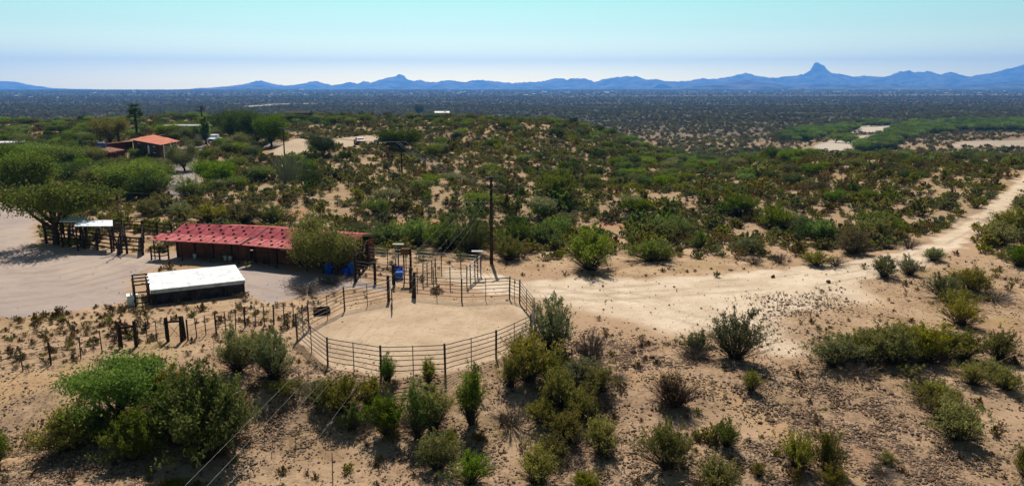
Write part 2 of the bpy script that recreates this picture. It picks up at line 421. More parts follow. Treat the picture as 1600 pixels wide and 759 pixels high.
    l.new(col, b.inputs['Base Color']); b.inputs['Roughness'].default_value = 1.0; b.inputs['Specular IOR Level'].default_value = 0.0
    h = mth(n, l, 'ADD', mth(n, l, 'MULTIPLY', fine, 0.08), mth(n, l, 'ADD', mth(n, l, 'MULTIPLY', grit, 0.02), mth(n, l, 'MULTIPLY', stf, 0.05)))
    bp = N(n, 'ShaderNodeBump'); bp.inputs['Strength'].default_value = 0.8; bp.inputs['Distance'].default_value = 1.0
    h = mth(n, l, 'SUBTRACT', h, mth(n, l, 'MULTIPLY', mth(n, l, 'MULTIPLY', hf, A['pen']), 0.03)); l.new(h, bp.inputs['Height']); l.new(bp.outputs[0], b.inputs['Normal'])
    return m
GROUND = ground_material()

# ------------------------------------------------------------------ ground sheet (one continuous terrain, split by surface)
ys = [-12.0]
while ys[-1] < 15300:
    ys.append(ys[-1]+max(0.09, (ys[-1]+14)*0.0052))
ys = np.array(ys); us = np.linspace(-1, 1, 760)
GX = us[None, :]*(0.86*ys[:, None]+30); GY = np.repeat(ys[:, None], len(us), 1)
mk = masks(GX, GY)
GZ = H(GX, GY)
GZ = GZ + (1-sst(60, 140, GY))*(0.02*fbm(GX*1.5, GY*1.5, 3)*(1-mk['pen']*0.6) + 0.07*mk['stony']*fbm(GX*0.9+3, GY*0.9, 3)) - 0.05*mk['trail']*(GY < 90)
mk['mid'] = sst(64, 90, GY)
mk['far'] = sst(300, 900, GY+60*noise(GX/120, GY/120))
nr, nc = GX.shape
idx = np.arange(nr*nc).reshape(nr, nc)
Q = np.stack([idx[:-1, :-1], idx[:-1, 1:], idx[1:, 1:], idx[1:, :-1]], -1).reshape(-1, 4)
V = np.stack([GX, GY, GZ], -1).reshape(-1, 3)
# smooth vertex normals of the whole sheet so the split shows no seam
a = V[Q[:, 2]]-V[Q[:, 0]]; b_ = V[Q[:, 3]]-V[Q[:, 1]]
fn = np.cross(a, b_); vn = np.zeros_like(V)
for k in range(4): np.add.at(vn, Q[:, k], fn)
vn /= np.linalg.norm(vn, axis=1, keepdims=True)
cls = np.zeros(nr*nc, int)
fl = {k: v.ravel() for k, v in mk.items()}
cls[fl['trail'] > 0.5] = 1; cls[fl['yard'] > 0.5] = 2; cls[fl['pen'] > 0.5] = 3; cls[fl['river'] > 0.5] = 4; cls[fl['drive'] > 0.5] = 5; cls[fl['lot'] > 0.5] = 6
qc = cls[Q[:, 0]]
for k, nm in enumerate(('ground', 'dirt_trail', 'gravel_yard', 'pen_ground', 'sandy_riverbed', 'driveway', 'dirt_lot')):
    q = Q[qc == k]
    used, inv = np.unique(q, return_inverse=True)
    me = mesh_np(nm, V[used], [inv.reshape(-1, 4)], [GROUND], smooth=True)
    for an in ('pen', 'yard', 'trail', 'lot', 'drive', 'river', 'bare', 'stony', 'far', 'path', 'rut', 'pentrack', 'mid'):
        at_ = me.attributes.new(an, 'FLOAT', 'POINT'); at_.data.foreach_set('value', fl[an][used].astype(np.float32))
    me.normals_split_custom_set_from_vertices(vn[used])
    o = bpy.data.objects.new(nm, me); COL.objects.link(o); o['kind'] = 'structure'

# ------------------------------------------------------------------ mountains
PROF = [(-400, 112), (-250, 118), (-120, 110), (-50, 122), (0, 130), (8, 132), (20, 138), (40, 136.5), (55, 136), (62, 134.5), (75, 137), (90, 139), (105, 142), (150, 143), (240, 143.5), (252, 141.5), (265, 142), (280, 140), (305, 139), (320, 140), (345, 137), (375, 133), (390, 130), (400, 127), (408, 126), (415, 128), (425, 132), (432, 132), (450, 134.5), (470, 131.5), (480, 129), (493, 126.5), (505, 130), (520, 134.5), (535, 131), (548, 128), (558, 131), (568, 127.5), (580, 129), (590, 126), (600, 123), (610, 121), (619, 119.5), (622, 116.6), (628, 117), (632, 120), (637, 125), (648, 127), (656, 124.5), (665, 128), (680, 129), (697, 125), (715, 127.5), (727, 128.5), (745, 125), (765, 126.5), (785, 129), (800, 130), (840, 128), (870, 123), (878, 122), (886, 125), (895, 122), (915, 123.5), (930, 128), (945, 123), (960, 121), (975, 119.5), (981, 118.6), (986, 120.5), (993, 119), (1000, 121), (1012, 125), (1025, 124), (1040, 127), (1070, 127.5), (1090, 124), (1098, 122), (1105, 124), (1125, 122.5), (1145, 119), (1165, 114), (1180, 118), (1200, 121.5), (1215, 122), (1223, 120), (1235, 119), (1245, 119), (1252, 116), (1255, 118), (1262, 113), (1268, 109), (1271, 101), (1274, 98.6), (1279, 97.8), (1282, 101), (1288, 103), (1292, 109), (1297, 114), (1308, 115.5), (1320, 117), (1335, 120.5), (1350, 118.5), (1365, 120), (1385, 120), (1395, 117), (1405, 112), (1415, 112), (1421, 110), (1428, 114), (1435, 112), (1442, 113), (1450, 111), (1456, 112), (1463, 115.5), (1470, 117), (1480, 113.5), (1490, 113), (1505, 119.5), (1530, 120), (1545, 117), (1560, 112), (1580, 107), (1600, 101), (1660, 88), (1750, 80), (1850, 95), (2000, 90)]
NEARP = [(-400, 139), (0, 141), (100, 146), (240, 146), (300, 142.5), (345, 139), (380, 135), (400, 133), (425, 137), (470, 141), (560, 141), (640, 139), (760, 141), (870, 140), (960, 138), (1040, 138.5), (1100, 133), (1140, 128), (1165, 125.5), (1190, 129), (1230, 134), (1300, 132), (1400, 134), (1500, 134), (1600, 127), (1750, 118), (2000, 120)]
def mtn_material(name, c1, c2):
    m, n, l, b = nodes(name)
    geo = N(n, 'ShaderNodeNewGeometry')
    f = ntex(n, l, geo.outputs['Position'], 0.004, 7, 0.7)
    l.new(mixc(n, l, rampf(n, l, f, 0.38, 0.62), c1, c2), b.inputs['Base Color'])
    b.inputs['Roughness'].default_value = 1.0; b.inputs['Specular IOR Level'].default_value = 0.0
    return m
MTN = mtn_material('mountain rock', (0.13, 0.115, 0.105), (0.015, 0.018, 0.02))
def range_mesh(name, prof, D, depth, x0, x1, step, seed):
    pxs = np.arange(x0, x1, step); hp = np.interp(pxs, [p[0] for p in prof], [p[1] for p in prof])
    ds = math.hypot(1, 0)
    X = np.array([at_y(px, py, D)[0] for px, py in zip(pxs, hp)])
    zt = np.array([at_y(px, py, D)[2] for px, py in zip(pxs, hp)])
    zt = zt+D/13000*(9*fbm(pxs/7.0+seed, pxs*0+seed, 3)+6*fbm(pxs/2.6, pxs*0+2*seed, 2))*np.clip((140-hp)/10, .15, 1)
    base = float(H(0, D*0.9))-6
    ts = np.concatenate([np.linspace(-1, -0.12, 26), [-0.09, -0.06, -0.035, -0.015, 0, 0.015, 0.035, 0.06], np.linspace(0.1, 1, 12)])
    TX, TT = np.meshgrid(X, ts)
    Z0 = zt-base
    kw = int(60/step); ker = np.hanning(2*kw+3); ker /= ker.sum()
    low = np.minimum(np.convolve(np.pad(Z0, kw+1, mode='edge'), ker, 'valid'), Z0)
    Zl = np.repeat(low[None, :], len(ts), 0); Zh = np.repeat((Z0-low)[None, :], len(ts), 0)
    Z = Zl
    wob = fbm(TX/(0.05*D)+seed, TT*1.3+seed, 4)
    fall = np.abs(TT)
    spur = np.clip(1-fall*(1.0+0.55*wob*(fall > 0.001)), 0, 1)**1.25
    Zz = base+Z*spur+Zh*np.clip(1-np.abs(TT*depth)/(110+0.32*Zh), 0, 1)**0.8
    Zz += (fall > 0.001)*spur*(1-spur)*0.5*Z*fbm(TX/(0.012*D), TT*4+seed, 3)
    # smooth profile front: blend neighbouring heights away from the crest
    YY = D+TT*depth
    nr, nc = TX.shape
    idx = np.arange(nr*nc).reshape(nr, nc)
    Q = np.stack([idx[:-1, :-1], idx[:-1, 1:], idx[1:, 1:], idx[1:, :-1]], -1).reshape(-1, 4)
    me = mesh_np(name, np.stack([TX, YY, Zz], -1).reshape(-1, 3), [Q], [MTN], smooth=True)
    o = bpy.data.objects.new(name, me); COL.objects.link(o); o['kind'] = 'structure'
    return o
range_mesh('mountains', PROF, 13000, 2200, -400, 2001, 2.0, 1.3)
range_mesh('hills', NEARP, 8600, 1300, -400, 2001, 3.0, 5.1)

# ------------------------------------------------------------------ haze
m = bpy.data.materials.new('haze'); m.use_nodes = True
n = m.node_tree.nodes; n.remove(n['Principled BSDF'])
pv = n.new('ShaderNodeVolumePrincipled')
pv.inputs['Color'].default_value = (0.13, 0.40, 1.0, 1); pv.inputs['Density'].default_value = 9e-5; pv.inputs['Anisotropy'].default_value = 0.35
m.node_tree.links.new(pv.outputs[0], n['Material Output'].inputs['Volume'])
o = MB().box((0, 7750, 275), (29000, 15900, 640)).build('haze', m); o['kind'] = 'stuff'; o.display_type = 'WIRE'
#@@STRUCTURE

# ------------------------------------------------------------------ materials of built things
RUST = simple('rusty pipe', (0.11, 0.085, 0.075), 0.75, 0.2, 0.5, 9, (0.035, 0.022, 0.018))
GALV = simple('weathered pale pipe', (0.42, 0.41, 0.40), 0.5, 0.4, 0.3, 6, (0.25, 0.2, 0.17))
WOOD = simple('dark weathered timber', (0.045, 0.032, 0.026), 0.9, 0, 0.4, 7, (0.02, 0.014, 0.012), 0.3)
POLEW = simple('creosoted pole', (0.05, 0.036, 0.028), 0.9, 0, 0.4, 5, (0.025, 0.018, 0.015), 0.3)
REDROOF = simple('red painted roof sheet', (0.285, 0.072, 0.078), 0.6, 0.0, 0.35, 1.4, (0.185, 0.042, 0.048))  # main slope and ribs, the slope's shade put into a darker red
REDROOF2 = simple('faded sunlit red roof sheet', (0.40, 0.135, 0.13), 0.6, 0.0, 0.3, 1.3, (0.29, 0.075, 0.075))  # faded porch and rear sheet, stronger sun on these slopes put into the colour
DARKSPOT = simple('dark weight', (0.04, 0.028, 0.03), 0.9)
SHEDWALL = simple('red brown boards', (0.13, 0.05, 0.035), 0.85, 0, 0.4, 1.6, (0.07, 0.03, 0.022))
WHITEROOF = simple('white roof sheet', (0.70, 0.70, 0.70), 0.5, 0.0, 0.08, 1.6, (0.50, 0.49, 0.47))
WHITE = simple('white paint', (0.75, 0.75, 0.74), 0.5, 0, 0.15, 4, (0.55, 0.54, 0.5))
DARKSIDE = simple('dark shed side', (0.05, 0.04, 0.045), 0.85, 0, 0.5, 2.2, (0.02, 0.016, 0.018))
BLUE = simple('blue plastic', (0.02, 0.07, 0.45), 0.4, 0, 0.2, 5)
BLUE2 = simple('faded blue plastic', (0.05, 0.16, 0.60), 0.45, 0, 0.2, 5)
TILE = simple('terracotta roof', (0.42, 0.165, 0.11), 0.8, 0, 0.25, 1.2, (0.33, 0.125, 0.085), 0.2)
BROWNROOF = simple('brown low roof', (0.22, 0.115, 0.085), 0.8, 0, 0.3, 1.0)
MAROON = simple('maroon wall', (0.14, 0.035, 0.03), 0.85, 0, 0.3, 1.0)
ADOBE = simple('dark brown wall', (0.10, 0.065, 0.05), 0.9, 0, 0.3, 1.0)
GREYROOF = simple('grey flat roof', (0.36, 0.36, 0.35), 0.8, 0, 0.2, 0.5)
GLASS, n, l, b = nodes('dark window glass'); b.inputs['Base Color'].default_value = (0.02, 0.025, 0.03, 1); b.inputs['Roughness'].default_value = 0.1
TYRE = simple('tyre', (0.02, 0.02, 0.02), 0.9)
STEEL = simple('grey steel', (0.3, 0.3, 0.3), 0.45, 0.7)
CARW, n, l, b = nodes('white car paint'); b.inputs['Base Color'].default_value = (0.75, 0.76, 0.78, 1); b.inputs['Roughness'].default_value = 0.45; b.inputs['Specular IOR Level'].default_value = 0.25
CARR, n, l, b = nodes('maroon car paint'); b.inputs['Base Color'].default_value = (0.09, 0.02, 0.022, 1); b.inputs['Roughness'].default_value = 0.45; b.inputs['Specular IOR Level'].default_value = 0.25
CARD, n, l, b = nodes('black car paint'); b.inputs['Base Color'].default_value = (0.02, 0.022, 0.025, 1); b.inputs['Roughness'].default_value = 0.45; b.inputs['Specular IOR Level'].default_value = 0.25
LAMPG, n, l, b = nodes('lamp glass'); b.inputs['Base Color'].default_value = (0.8, 0.8, 0.8, 1); b.inputs['Roughness'].default_value = 0.1
STUCCO = simple('pale stucco', (0.55, 0.52, 0.47), 0.9, 0, 0.15, 0.7)
WIREM = simple('pale wire', (0.18, 0.165, 0.145), 0.4, 0.5)
DARKWIRE = simple('dark wire', (0.05, 0.05, 0.05), 0.5, 0.3)
random.seed(11)

def post_mb(mb, x, y, ztop, r=0.045, n=8, sink=0.25, lean=(0, 0), zb=None):
    z0 = (hz(x, y) if zb is None else zb)
    return mb.tube([(x, y, z0-sink), (x+lean[0]*0.5, y+lean[1]*0.5, (z0+ztop)/2), (x+lean[0], y+lean[1], ztop)], r, n)

# ------------------------------------------------------------------ round pen
root = thing('round_pen_fence', 'rusty pipe fence of the large round pen on the pale sand', 'pen fence', (*np.mean(PENXY, 0), 0))
nP = len(PEN)
order = list(range(11, nP))+list(range(0, 11))           # from west gate post round the front to the east gate post
for i in range(nP):
    p = PEN[i]
    mat_ = RUST
    post_mb(MB(), p[0], p[1], 1.55, 0.05 if i not in (3, 2, 4) else 0.055, lean=(random.uniform(-.03, .03), random.uniform(-.03, .03))).build('post', GALV if i == 6 else RUST, root, smooth=True)
for a, b in zip(order[:-1], order[1:]):
    A, B = PEN[a], PEN[b]
    mb = MB()
    dz = 0.035
    zs = (0.30, 0.55, 0.80, 1.03, 1.26, 1.48)
    for z in zs:
        pts = []
        for t in np.linspace(0, 1, 7):
            q = A[:2]*(1-t)+B[:2]*t
            g = hz(*q)*(0.75 if z < 0.7 else 0.15)
            pts.append((q[0], q[1], z+g-0.03*math.sin(t*math.pi)*random.uniform(0.3, 1.2)))
        mb.tube(pts, 0.022, 5, cap=False)
    mb.build('rail_panel', RUST, root, smooth=True)
    ln = np.linalg.norm(A[:2]-B[:2])
    q = (A[:2]+B[:2])/2
    post_mb(MB(), q[0], q[1], 1.50, 0.024, 6).build('stay', RUST, root, smooth=True)
    if ln > 6.5:
        pass
# gate posts and narrow swung gate
for (px, pt, lab) in ((609, 434, 'thick dark timber gate post left of the pen opening, beside the open gate'), (643, 429, 'thick dark timber gate post right of the pen opening')):
    p = at(px, pt, 1.6)
    q = (p[0]+(0.16 if px > 620 else -0.14), p[1]+0.1)
    mb = MB(); post_mb(mb, q[0], q[1], 1.68, 0.10, 9)
    r = thing('gate_post', lab, 'gate post', (q[0], q[1], 0))
    mb.build('post', WOOD, r, smooth=True)
    MB().lathe((q[0], q[1], 1.68), [(0.115, 0.0), (0.115, 0.03), (0.05, 0.06)], 9).build('cap', WOOD, r)
g0 = at(611, 436, 1.5); g1 = at(612, 452, 1.45)
gt = thing('pen_gate', 'narrow pipe gate swung open into the round pen', 'gate', (g0[0], g0[1], 0))
for g_ in (g0, g1): MB().tube([(g_[0], g_[1], 0.15), (g_[0], g_[1], 1.5)], 0.03).build('gate_stile', RUST, gt)
mb = MB()
for z in (0.2, 0.5, 0.8, 1.1, 1.45): mb.tube([(g0[0], g0[1], z), (g1[0], g1[1], z)], 0.02, 5)
mb.build('rail_panel', GALV, gt)

# wooden box inside the pen
p = at(503, 489, 0.0)
bx = thing('feed_box', 'low dark wooden box lying inside the round pen by its left fence', 'box', (p[0], p[1], 0))
for k, (dx, dy, sx, sy) in enumerate(((0, -0.32, 1.15, 0.05), (0, 0.32, 1.15, 0.05), (-0.46, 0, 0.06, 0.59), (0.46, 0, 0.06, 0.59))):
    c, s_ = math.cos(0.35), math.sin(0.35)
    MB().box((p[0]+dx*c-dy*s_, p[1]+dx*s_+dy*c, 0.17), (sx*.85, sy, 0.32), 0.35).build('side_board', WOOD, bx)
MB().box((p[0], p[1], 0.20), (0.86, 0.58, 0.04), 0.35).build('bottom_board', WOOD, bx)

# ------------------------------------------------------------------ straight fences
def rail_fence(name, label, cat, tops, ztop, zs, prad, rrad, pm, rm, group=None, nrail=5, part='rail_panel'):
    P = [at(px, py, ztop) for px, py in tops]
    r = thing(name, label, cat, (P[0][0], P[0][1], hz(*P[0][:2])), group)
    for p in P:
        post_mb(MB(), p[0], p[1], ztop+random.uniform(0, 0.06), prad, 8, lean=(random.uniform(-.04, .04), random.uniform(-.03, .03))).build('post', pm, r, smooth=True)
    for a, b in zip(P[:-1], P[1:]):
        mb = MB()
        for z in zs:
            j = random.uniform(-.02, .02)
            mb.tube([(a[0], a[1], z+j), ((a[0]+b[0])/2, (a[1]+b[1])/2, z-0.015), (b[0], b[1], z-j)], rrad, 5)
        mb.build(part, rm, r, smooth=True)
    return r, P
Z5 = (0.35, 0.65, 0.95, 1.22, 1.47)
rail_fence('alley_fence', 'rail fence on thick timber posts between the red shed and the pen opening', 'fence', [(554, 407), (585, 411), (615, 414), (641, 418)], 1.5, Z5, 0.10, 0.03, WOOD, RUST)
rail_fence('pipe_fence', 'long rear run of pipe fence at the foot of the green bank', 'fence', [(577, 386), (605, 388), (634, 391), (689, 395), (720, 396), (751, 399)], 1.5, Z5, 0.035, 0.022, RUST, GALV)
rail_fence('pipe_fence', 'short pale pipe fence closing the small pens on the power pole side', 'fence', [(751, 399), (742, 405), (735, 411), (729, 416)], 1.5, Z5, 0.04, 0.026, RUST, GALV)
rail_fence('pipe_fence', 'front run of pipe fence of the small pens behind the round pen', 'fence', [(729, 417), (703, 418), (677, 418), (651, 419)], 1.5, (0.35, 0.75, 1.15), 0.035, 0.017, RUST, RUST)
rail_fence('pipe_fence', 'pipe divider fence between the two small pens', 'fence', [(680, 404), (674, 407), (667, 410), (660, 413)], 1.5, Z5, 0.04, 0.02, RUST, RUST)
rail_fence('pipe_fence', 'pipe divider fence behind the blue bin', 'fence', [(622, 396), (618, 402), (612, 408)], 1.5, Z5, 0.035, 0.02, RUST, RUST)
rail_fence('timber_fence', 'tall dark timber side fence at the right end of the red shed', 'fence', [(573, 377), (566, 384), (560, 391), (554, 400)], 1.9, (0.4, 0.75, 1.1, 1.45, 1.8), 0.09, 0.06, WOOD, WOOD)

# tall posts with boards
def board_post(px, pt, zt, label, w, mat, pr=0.045, bz=0.10, rz=0.0, pm=RUST, deep=0.35):
    p = at(px, pt, zt)
    r = thing('board_post', label, 'post', (p[0], p[1], hz(*p[:2])))
    post_mb(MB(), p[0], p[1], zt-0.03, pr, 8).build('post', pm, r, smooth=True)
    MB().box((p[0], p[1], zt+bz/2-0.03), (w, deep, bz), rz, -0.12).build('board', mat, r, bevel=0.01)
board_post(622, 382, 1.95, 'pipe post topped by a white board, left of the tall post with brown box', 0.82, WHITE, rz=-0.06)
board_post(746, 393, 1.9, 'thin pipe post topped by a white board at the corner nearest the power pole', 0.85, WHITE, rz=-0.06)
p = at(641, 390, 2.45)
r = thing('tall_post', 'tall dark timber post carrying a small brown box, behind the pen opening', 'post', (p[0], p[1], 0))
post_mb(MB(), p[0], p[1], 2.5, 0.085, 9).build('post', WOOD, r, smooth=True)
q = at(630, 392, 2.3)
MB().box(((p[0]+q[0])/2-0.1, (p[1]+q[1])/2+0.1, 2.28), (0.62, 0.42, 0.42), -0.1).build('box', simple('brown box', (0.13, 0.075, 0.05), 0.8), r, bevel=0.015)
post_mb(MB(), q[0], q[1]+0.15, 2.1, 0.05, 8).build('brace_post', WOOD, r)

# barrels and bins
def barrel(px, pb, h, rad, label, mat, name='barrel'):
    p = at(px, pb, 0.0); p[1] += rad
    r = thing(name, label, 'barrel', (p[0], p[1], 0))
    MB().lathe((p[0], p[1], 0.005), [(rad*.93, 0), (rad, .03), (rad, h*.3), (rad*1.04, h*.33), (rad, h*.36), (rad, h*.63), (rad*1.04, h*.66), (rad, h*.69), (rad, h*.96), (rad*.94, h)], 18).build('drum', mat, r, smooth=True)
    MB().lathe((p[0], p[1], h+0.005), [(rad*.9, 0), (rad*.9, .02), (rad*.2, .025)], 18).build('lid', mat, r)
barrel(513, 429, 0.9, 0.29, 'dark blue plastic barrel standing in the shade under the shed tree', BLUE)
barrel(540, 431, 0.55, 0.30, 'low blue tub in the shade beside the timber corner post', BLUE, 'tub')
barrel(548, 429, 0.78, 0.27, 'bright blue barrel against the corner post of the alley fence', BLUE2)
p = at(622, 437, 0)
r = thing('blue_bin', 'square blue feed bin beside the alley fence near the pen opening', 'bin', (p[0], p[1], 0))
MB().box((p[0], p[1]+.3, 0.26), (0.62, 0.5, 0.5), 0.1).build('tub_body', BLUE2, r, bevel=0.03)
MB().box((p[0], p[1]+.3, 0.53), (0.7, 0.58, 0.05), 0.1).build('rim', BLUE2, r, bevel=0.015)
MB().box((p[0]-0.05, p[1]+.62, 0.66), (0.66, 0.05, 0.5), 0.1, -0.3).build('lid', BLUE, r, bevel=0.015)

# ------------------------------------------------------------------ red roofed shed row
ZE, ZB, ZR = 1.65, 1.90, 2.46
SEC = [(at(232, 374.5, ZE)[:2], at(374, 381.6, ZE)[:2]), (at(377, 383.0, ZE)[:2], at(530, 396.3, ZE)[:2])]
def mkS(k):
    p, q = SEC[k]; ax_ = (q-p)/np.linalg.norm(q-p); b_k = np.array([-ax_[1], ax_[0]])
    def S_(u, v, z):
        c = p+ax_*u+b_k*v; return (c[0], c[1], z)
    return S_, float(np.linalg.norm(q-p)), math.atan2(ax_[1], ax_[0]), ax_
shed = thing('horse_shed', 'long red-roofed shed row with dark spots on its roof, in front of the hillside', 'shed', (*SEC[0][1], 0))
def roofpiece(S, u0, u1, prof, th=0.05):
    mb = MB()
    V = [S(u0, v, z) for v, z in prof]+[S(u1, v, z) for v, z in prof]+[S(u0, v, z-th) for v, z in prof]+[S(u1, v, z-th) for v, z in prof]
    k = len(prof)
    Fs = []
    for i in range(k-1):
        Fs += [(i, k+i, k+i+1, i+1), (2*k+i+1, 3*k+i+1, 3*k+i, 2*k+i)]
    Fs += [(0, 2*k, 3*k, k), (k-1, 2*k-1, 4*k-1, 3*k-1)]
    for i in range(k-1):
        Fs += [(i, i+1, 2*k+i+1, 2*k+i), (k+i+1, k+i, 3*k+i, 3*k+i+1)]
    return mb.add(V, Fs)
porch = [(0, ZE), (1.6, ZB)]
main = [(1.62, ZB-.01), (3.5, ZR)]
back = [(3.53, ZR), (5.6, ZR-.35)]
FW = 1.5; SPOT = None
for k in (0, 1):
    S, L, RZ, ax = mkS(k)
    dz = 0.0 if k == 0 else 0.03
    sh = lambda pr: [(v, z+dz) for v, z in pr]
    m0 = 0.9 if k == 0 else 0.0
    roofpiece(S, 0, L, sh(porch)).build('porch_roof', REDROOF2, shed)
    roofpiece(S, m0, L+(0.8 if k == 0 else 0), sh(main)).build('roof', REDROOF, shed)
    roofpiece(S, m0+(3.5 if k == 0 else 0), L+(1.2 if k == 0 else -0.5), sh(back)).build('rear_roof', REDROOF2, shed)
    sm_ = MB()
    for u in np.arange(0.6, L, 0.92):
        for pr in (porch, main):
            if pr is main and u < m0: continue
            sm_.tube([S(u, pr[0][0]+.02, pr[0][1]+dz+.012), S(u, pr[1][0], pr[1][1]+dz+.012)], 0.022, 5)
    sm_.build('roof_ribs', REDROOF, shed)['kind'] = 'stuff'
    mb1, mb2 = MB(), MB()
    for row, (pr, v, m_) in enumerate(((porch, 0.45, mb1), (porch, 1.25, mb1), (main, 2.05, mb2), (main, 2.65, mb2), (main, 3.2, mb2))):
        u = 0.4+(0.45 if row % 2 else 0)+(m0 if row > 1 else 0)
        while u < L-0.2:
            z = np.interp(v, [pr[0][0], pr[1][0]], [pr[0][1], pr[1][1]])+dz
            c_ = S(u+random.uniform(-.1, .1), v+random.uniform(-.06, .06), z)
            if SPOT is None:
                sp_ = MB().lathe((0, 0, 0), [(0.11, 0.0), (0.12, 0.04), (0.09, 0.07)], 8).build('roof_weight', DARKSPOT, shed); SPOT = sp_
            else:
                sp_ = SPOT.copy(); COL.objects.link(sp_)
            sp_.matrix_parent_inverse = Matrix.Translation(-shed.location); sp_.location = c_
            u += 1.05
    w0_ = 1.5 if k == 0 else 0.02
    us_ = np.linspace(w0_, L-(0.02 if k == 0 else 0.3), 5)
    for i in range(4):
        MB().box(S((us_[i]+us_[i+1])/2, FW, 0.90), (us_[i+1]-us_[i]-.06, 0.06, 1.8), RZ).build('wall_bay', SHEDWALL, shed)
    for i in range(5 if k else 4):
        MB().box(S(us_[i], FW-0.06, 0.91), (0.11, 0.13, 1.82), RZ).build('wall_post', WOOD, shed)
    for u in np.linspace(0.3, L-0.3, 4):
        q = S(u, 0.2, 0); MB().tube([(q[0], q[1], -.2), (q[0], q[1], ZE-.03+dz)], 0.045, 6).build('porch_post', WOOD, shed)
    u = w0_ if k == 0 else L-0.3
    MB().box(S(u, 3.5, 0.92), (0.06, 3.9, 1.8), RZ).build('end_wall', SHEDWALL, shed)
    MB().box(S(L/2+.4, 5.4, 0.95), (L-1.4, 0.06, 1.9), RZ).build('rear_wall', SHEDWALL, shed)
S, L, RZ, ax = mkS(1)
mb = MB(); mb.tube([S(-0.05, -0.02, ZE+.06), S(-0.05, 1.6, ZB+.06), S(-0.05, 3.5, ZR+.06)], 0.045, 6); mb.build('roof_seam', RUST, shed)
S, L, RZ, ax = mkS(0)
# things in the shade: buckets and a saw-horse
for u, lab in ((3.4, 'white bucket on the shaded ground in front of the red-roofed shed, the lone one'), (6.2, 'left white bucket of the close pair in the shade of the red-roofed shed'), (6.65, 'right white bucket of the close pair in the shade of the red-roofed shed')):
    q = S(u, 1.05, 0.0)
    r = thing('bucket', lab, 'bucket', q)
    MB().lathe(q, [(0.13, 0.005), (0.16, 0.36), (0.165, 0.40)], 12).build('pail', simple('dull white plastic', (0.5, 0.5, 0.47)), r, smooth=True)
    MB().tube([(q[0]-.16, q[1], .38), (q[0]-.1, q[1], .52), (q[0]+.1, q[1], .52), (q[0]+.16, q[1], .38)], 0.008, 4).build('handle', STEEL, r)
S, L, RZ, ax = mkS(1)
q = S(1.2, 0.9, 0)
r = thing('hitching_rail', 'low timber hitching rail in the shade before the red-roofed shed', 'rail', q)
for d in (-0.6, 0.6):
    c = (q[0]+ax[0]*d, q[1]+ax[1]*d, 0); MB().tube([(c[0], c[1], -.2), (c[0], c[1], 1.0)], 0.045).build('post', WOOD, r)
MB().tube([(q[0]-ax[0]*.8, q[1]-ax[1]*.8, 1.0), (q[0]+ax[0]*.8, q[1]+ax[1]*.8, 1.0)], 0.045).build('rail', WOOD, r)

# ------------------------------------------------------------------ low white-roofed shelter in the yard
w0 = at(236, 453, 1.02); w1 = at(382, 437, 1.02); w2 = at(374, 415, 1.40); w3 = at(230, 427, 1.40)
wx = (w1-w0)[:2]; WL = np.linalg.norm(wx); wx = wx/WL; wy = np.array([-wx[1], wx[0]]); WD = float((w3-w0)[:2] @ wy); WZ = math.atan2(wx[1], wx[0])
def W(u, v, z): q = w0[:2]+wx*u+wy*v; return (q[0], q[1], z)
ws = thing('white_roof_shelter', 'low dark shelter under a sloping white sheet roof in the gravel yard', 'shelter', W(WL/2, WD/2, 0))
mb = MB()
Vv = [W(-.05, -.05, 1.02), W(WL+.05, -.05, 1.02), W(WL-.1, WD, 1.40), W(-.15, WD, 1.40)]
Vv += [(x, y, z-0.05) for x, y, z in Vv]
mb.add(Vv, [(0, 1, 2, 3), (7, 6, 5, 4), (0, 4, 5, 1), (1, 5, 6, 2), (2, 6, 7, 3), (3, 7, 4, 0)])
for u in np.arange(0.75, WL-.2, 0.78):
    mb.tube([W(u, -.04, 1.025), W(u-.03, WD-.02, 1.402)], 0.014, 5)
mb.build('roof', WHITEROOF, ws)
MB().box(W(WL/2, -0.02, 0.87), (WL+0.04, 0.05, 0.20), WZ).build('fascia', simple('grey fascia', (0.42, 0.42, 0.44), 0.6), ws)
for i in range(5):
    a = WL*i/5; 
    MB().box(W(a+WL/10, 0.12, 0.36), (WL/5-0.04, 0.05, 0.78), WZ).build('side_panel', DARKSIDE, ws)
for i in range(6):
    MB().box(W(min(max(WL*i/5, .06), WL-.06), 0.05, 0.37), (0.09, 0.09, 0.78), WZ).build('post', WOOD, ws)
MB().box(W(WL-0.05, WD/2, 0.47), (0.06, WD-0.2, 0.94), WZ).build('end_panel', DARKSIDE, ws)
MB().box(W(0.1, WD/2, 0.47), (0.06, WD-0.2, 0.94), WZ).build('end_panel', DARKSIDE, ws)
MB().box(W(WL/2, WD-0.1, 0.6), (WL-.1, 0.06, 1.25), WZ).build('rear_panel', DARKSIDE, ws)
# slatted rack at its left end
rk = thing('slatted_rack', 'dark slatted timber rack standing against the left end of the white-roofed shelter', 'rack', W(-0.5, WD/2, 0))
for (u, v) in ((-0.12, 0.1), (-0.95, 0.1), (-0.12, WD-.3), (-0.95, WD-.3)):
    MB().box(W(u, v, 0.7), (0.1, 0.1, 1.5), WZ).build('leg', WOOD, rk)
for v in np.linspace(0.1, WD-0.3, 4):
    MB().box(W(-0.53, v, 1.43), (1.0, 0.12, 0.07), WZ).build('slat', WOOD, rk)
for u in (-0.12, -0.95):
    for z in (0.35, 0.8, 1.2):
        MB().box(W(u-0.07, WD/2-.1, z), (0.05, WD-0.3, 0.1), WZ).build('rail', WOOD, rk)
for z in (0.25, 0.6, 0.95):
    MB().box(W(-0.53, 0.02, z), (0.9, 0.05, 0.08), WZ).build('rail', WOOD, rk)
q = W(-1.1, 0.75, 0)
bxx = thing('white_box', 'small white cabinet on the ground at the left end of the slatted rack', 'box', q)
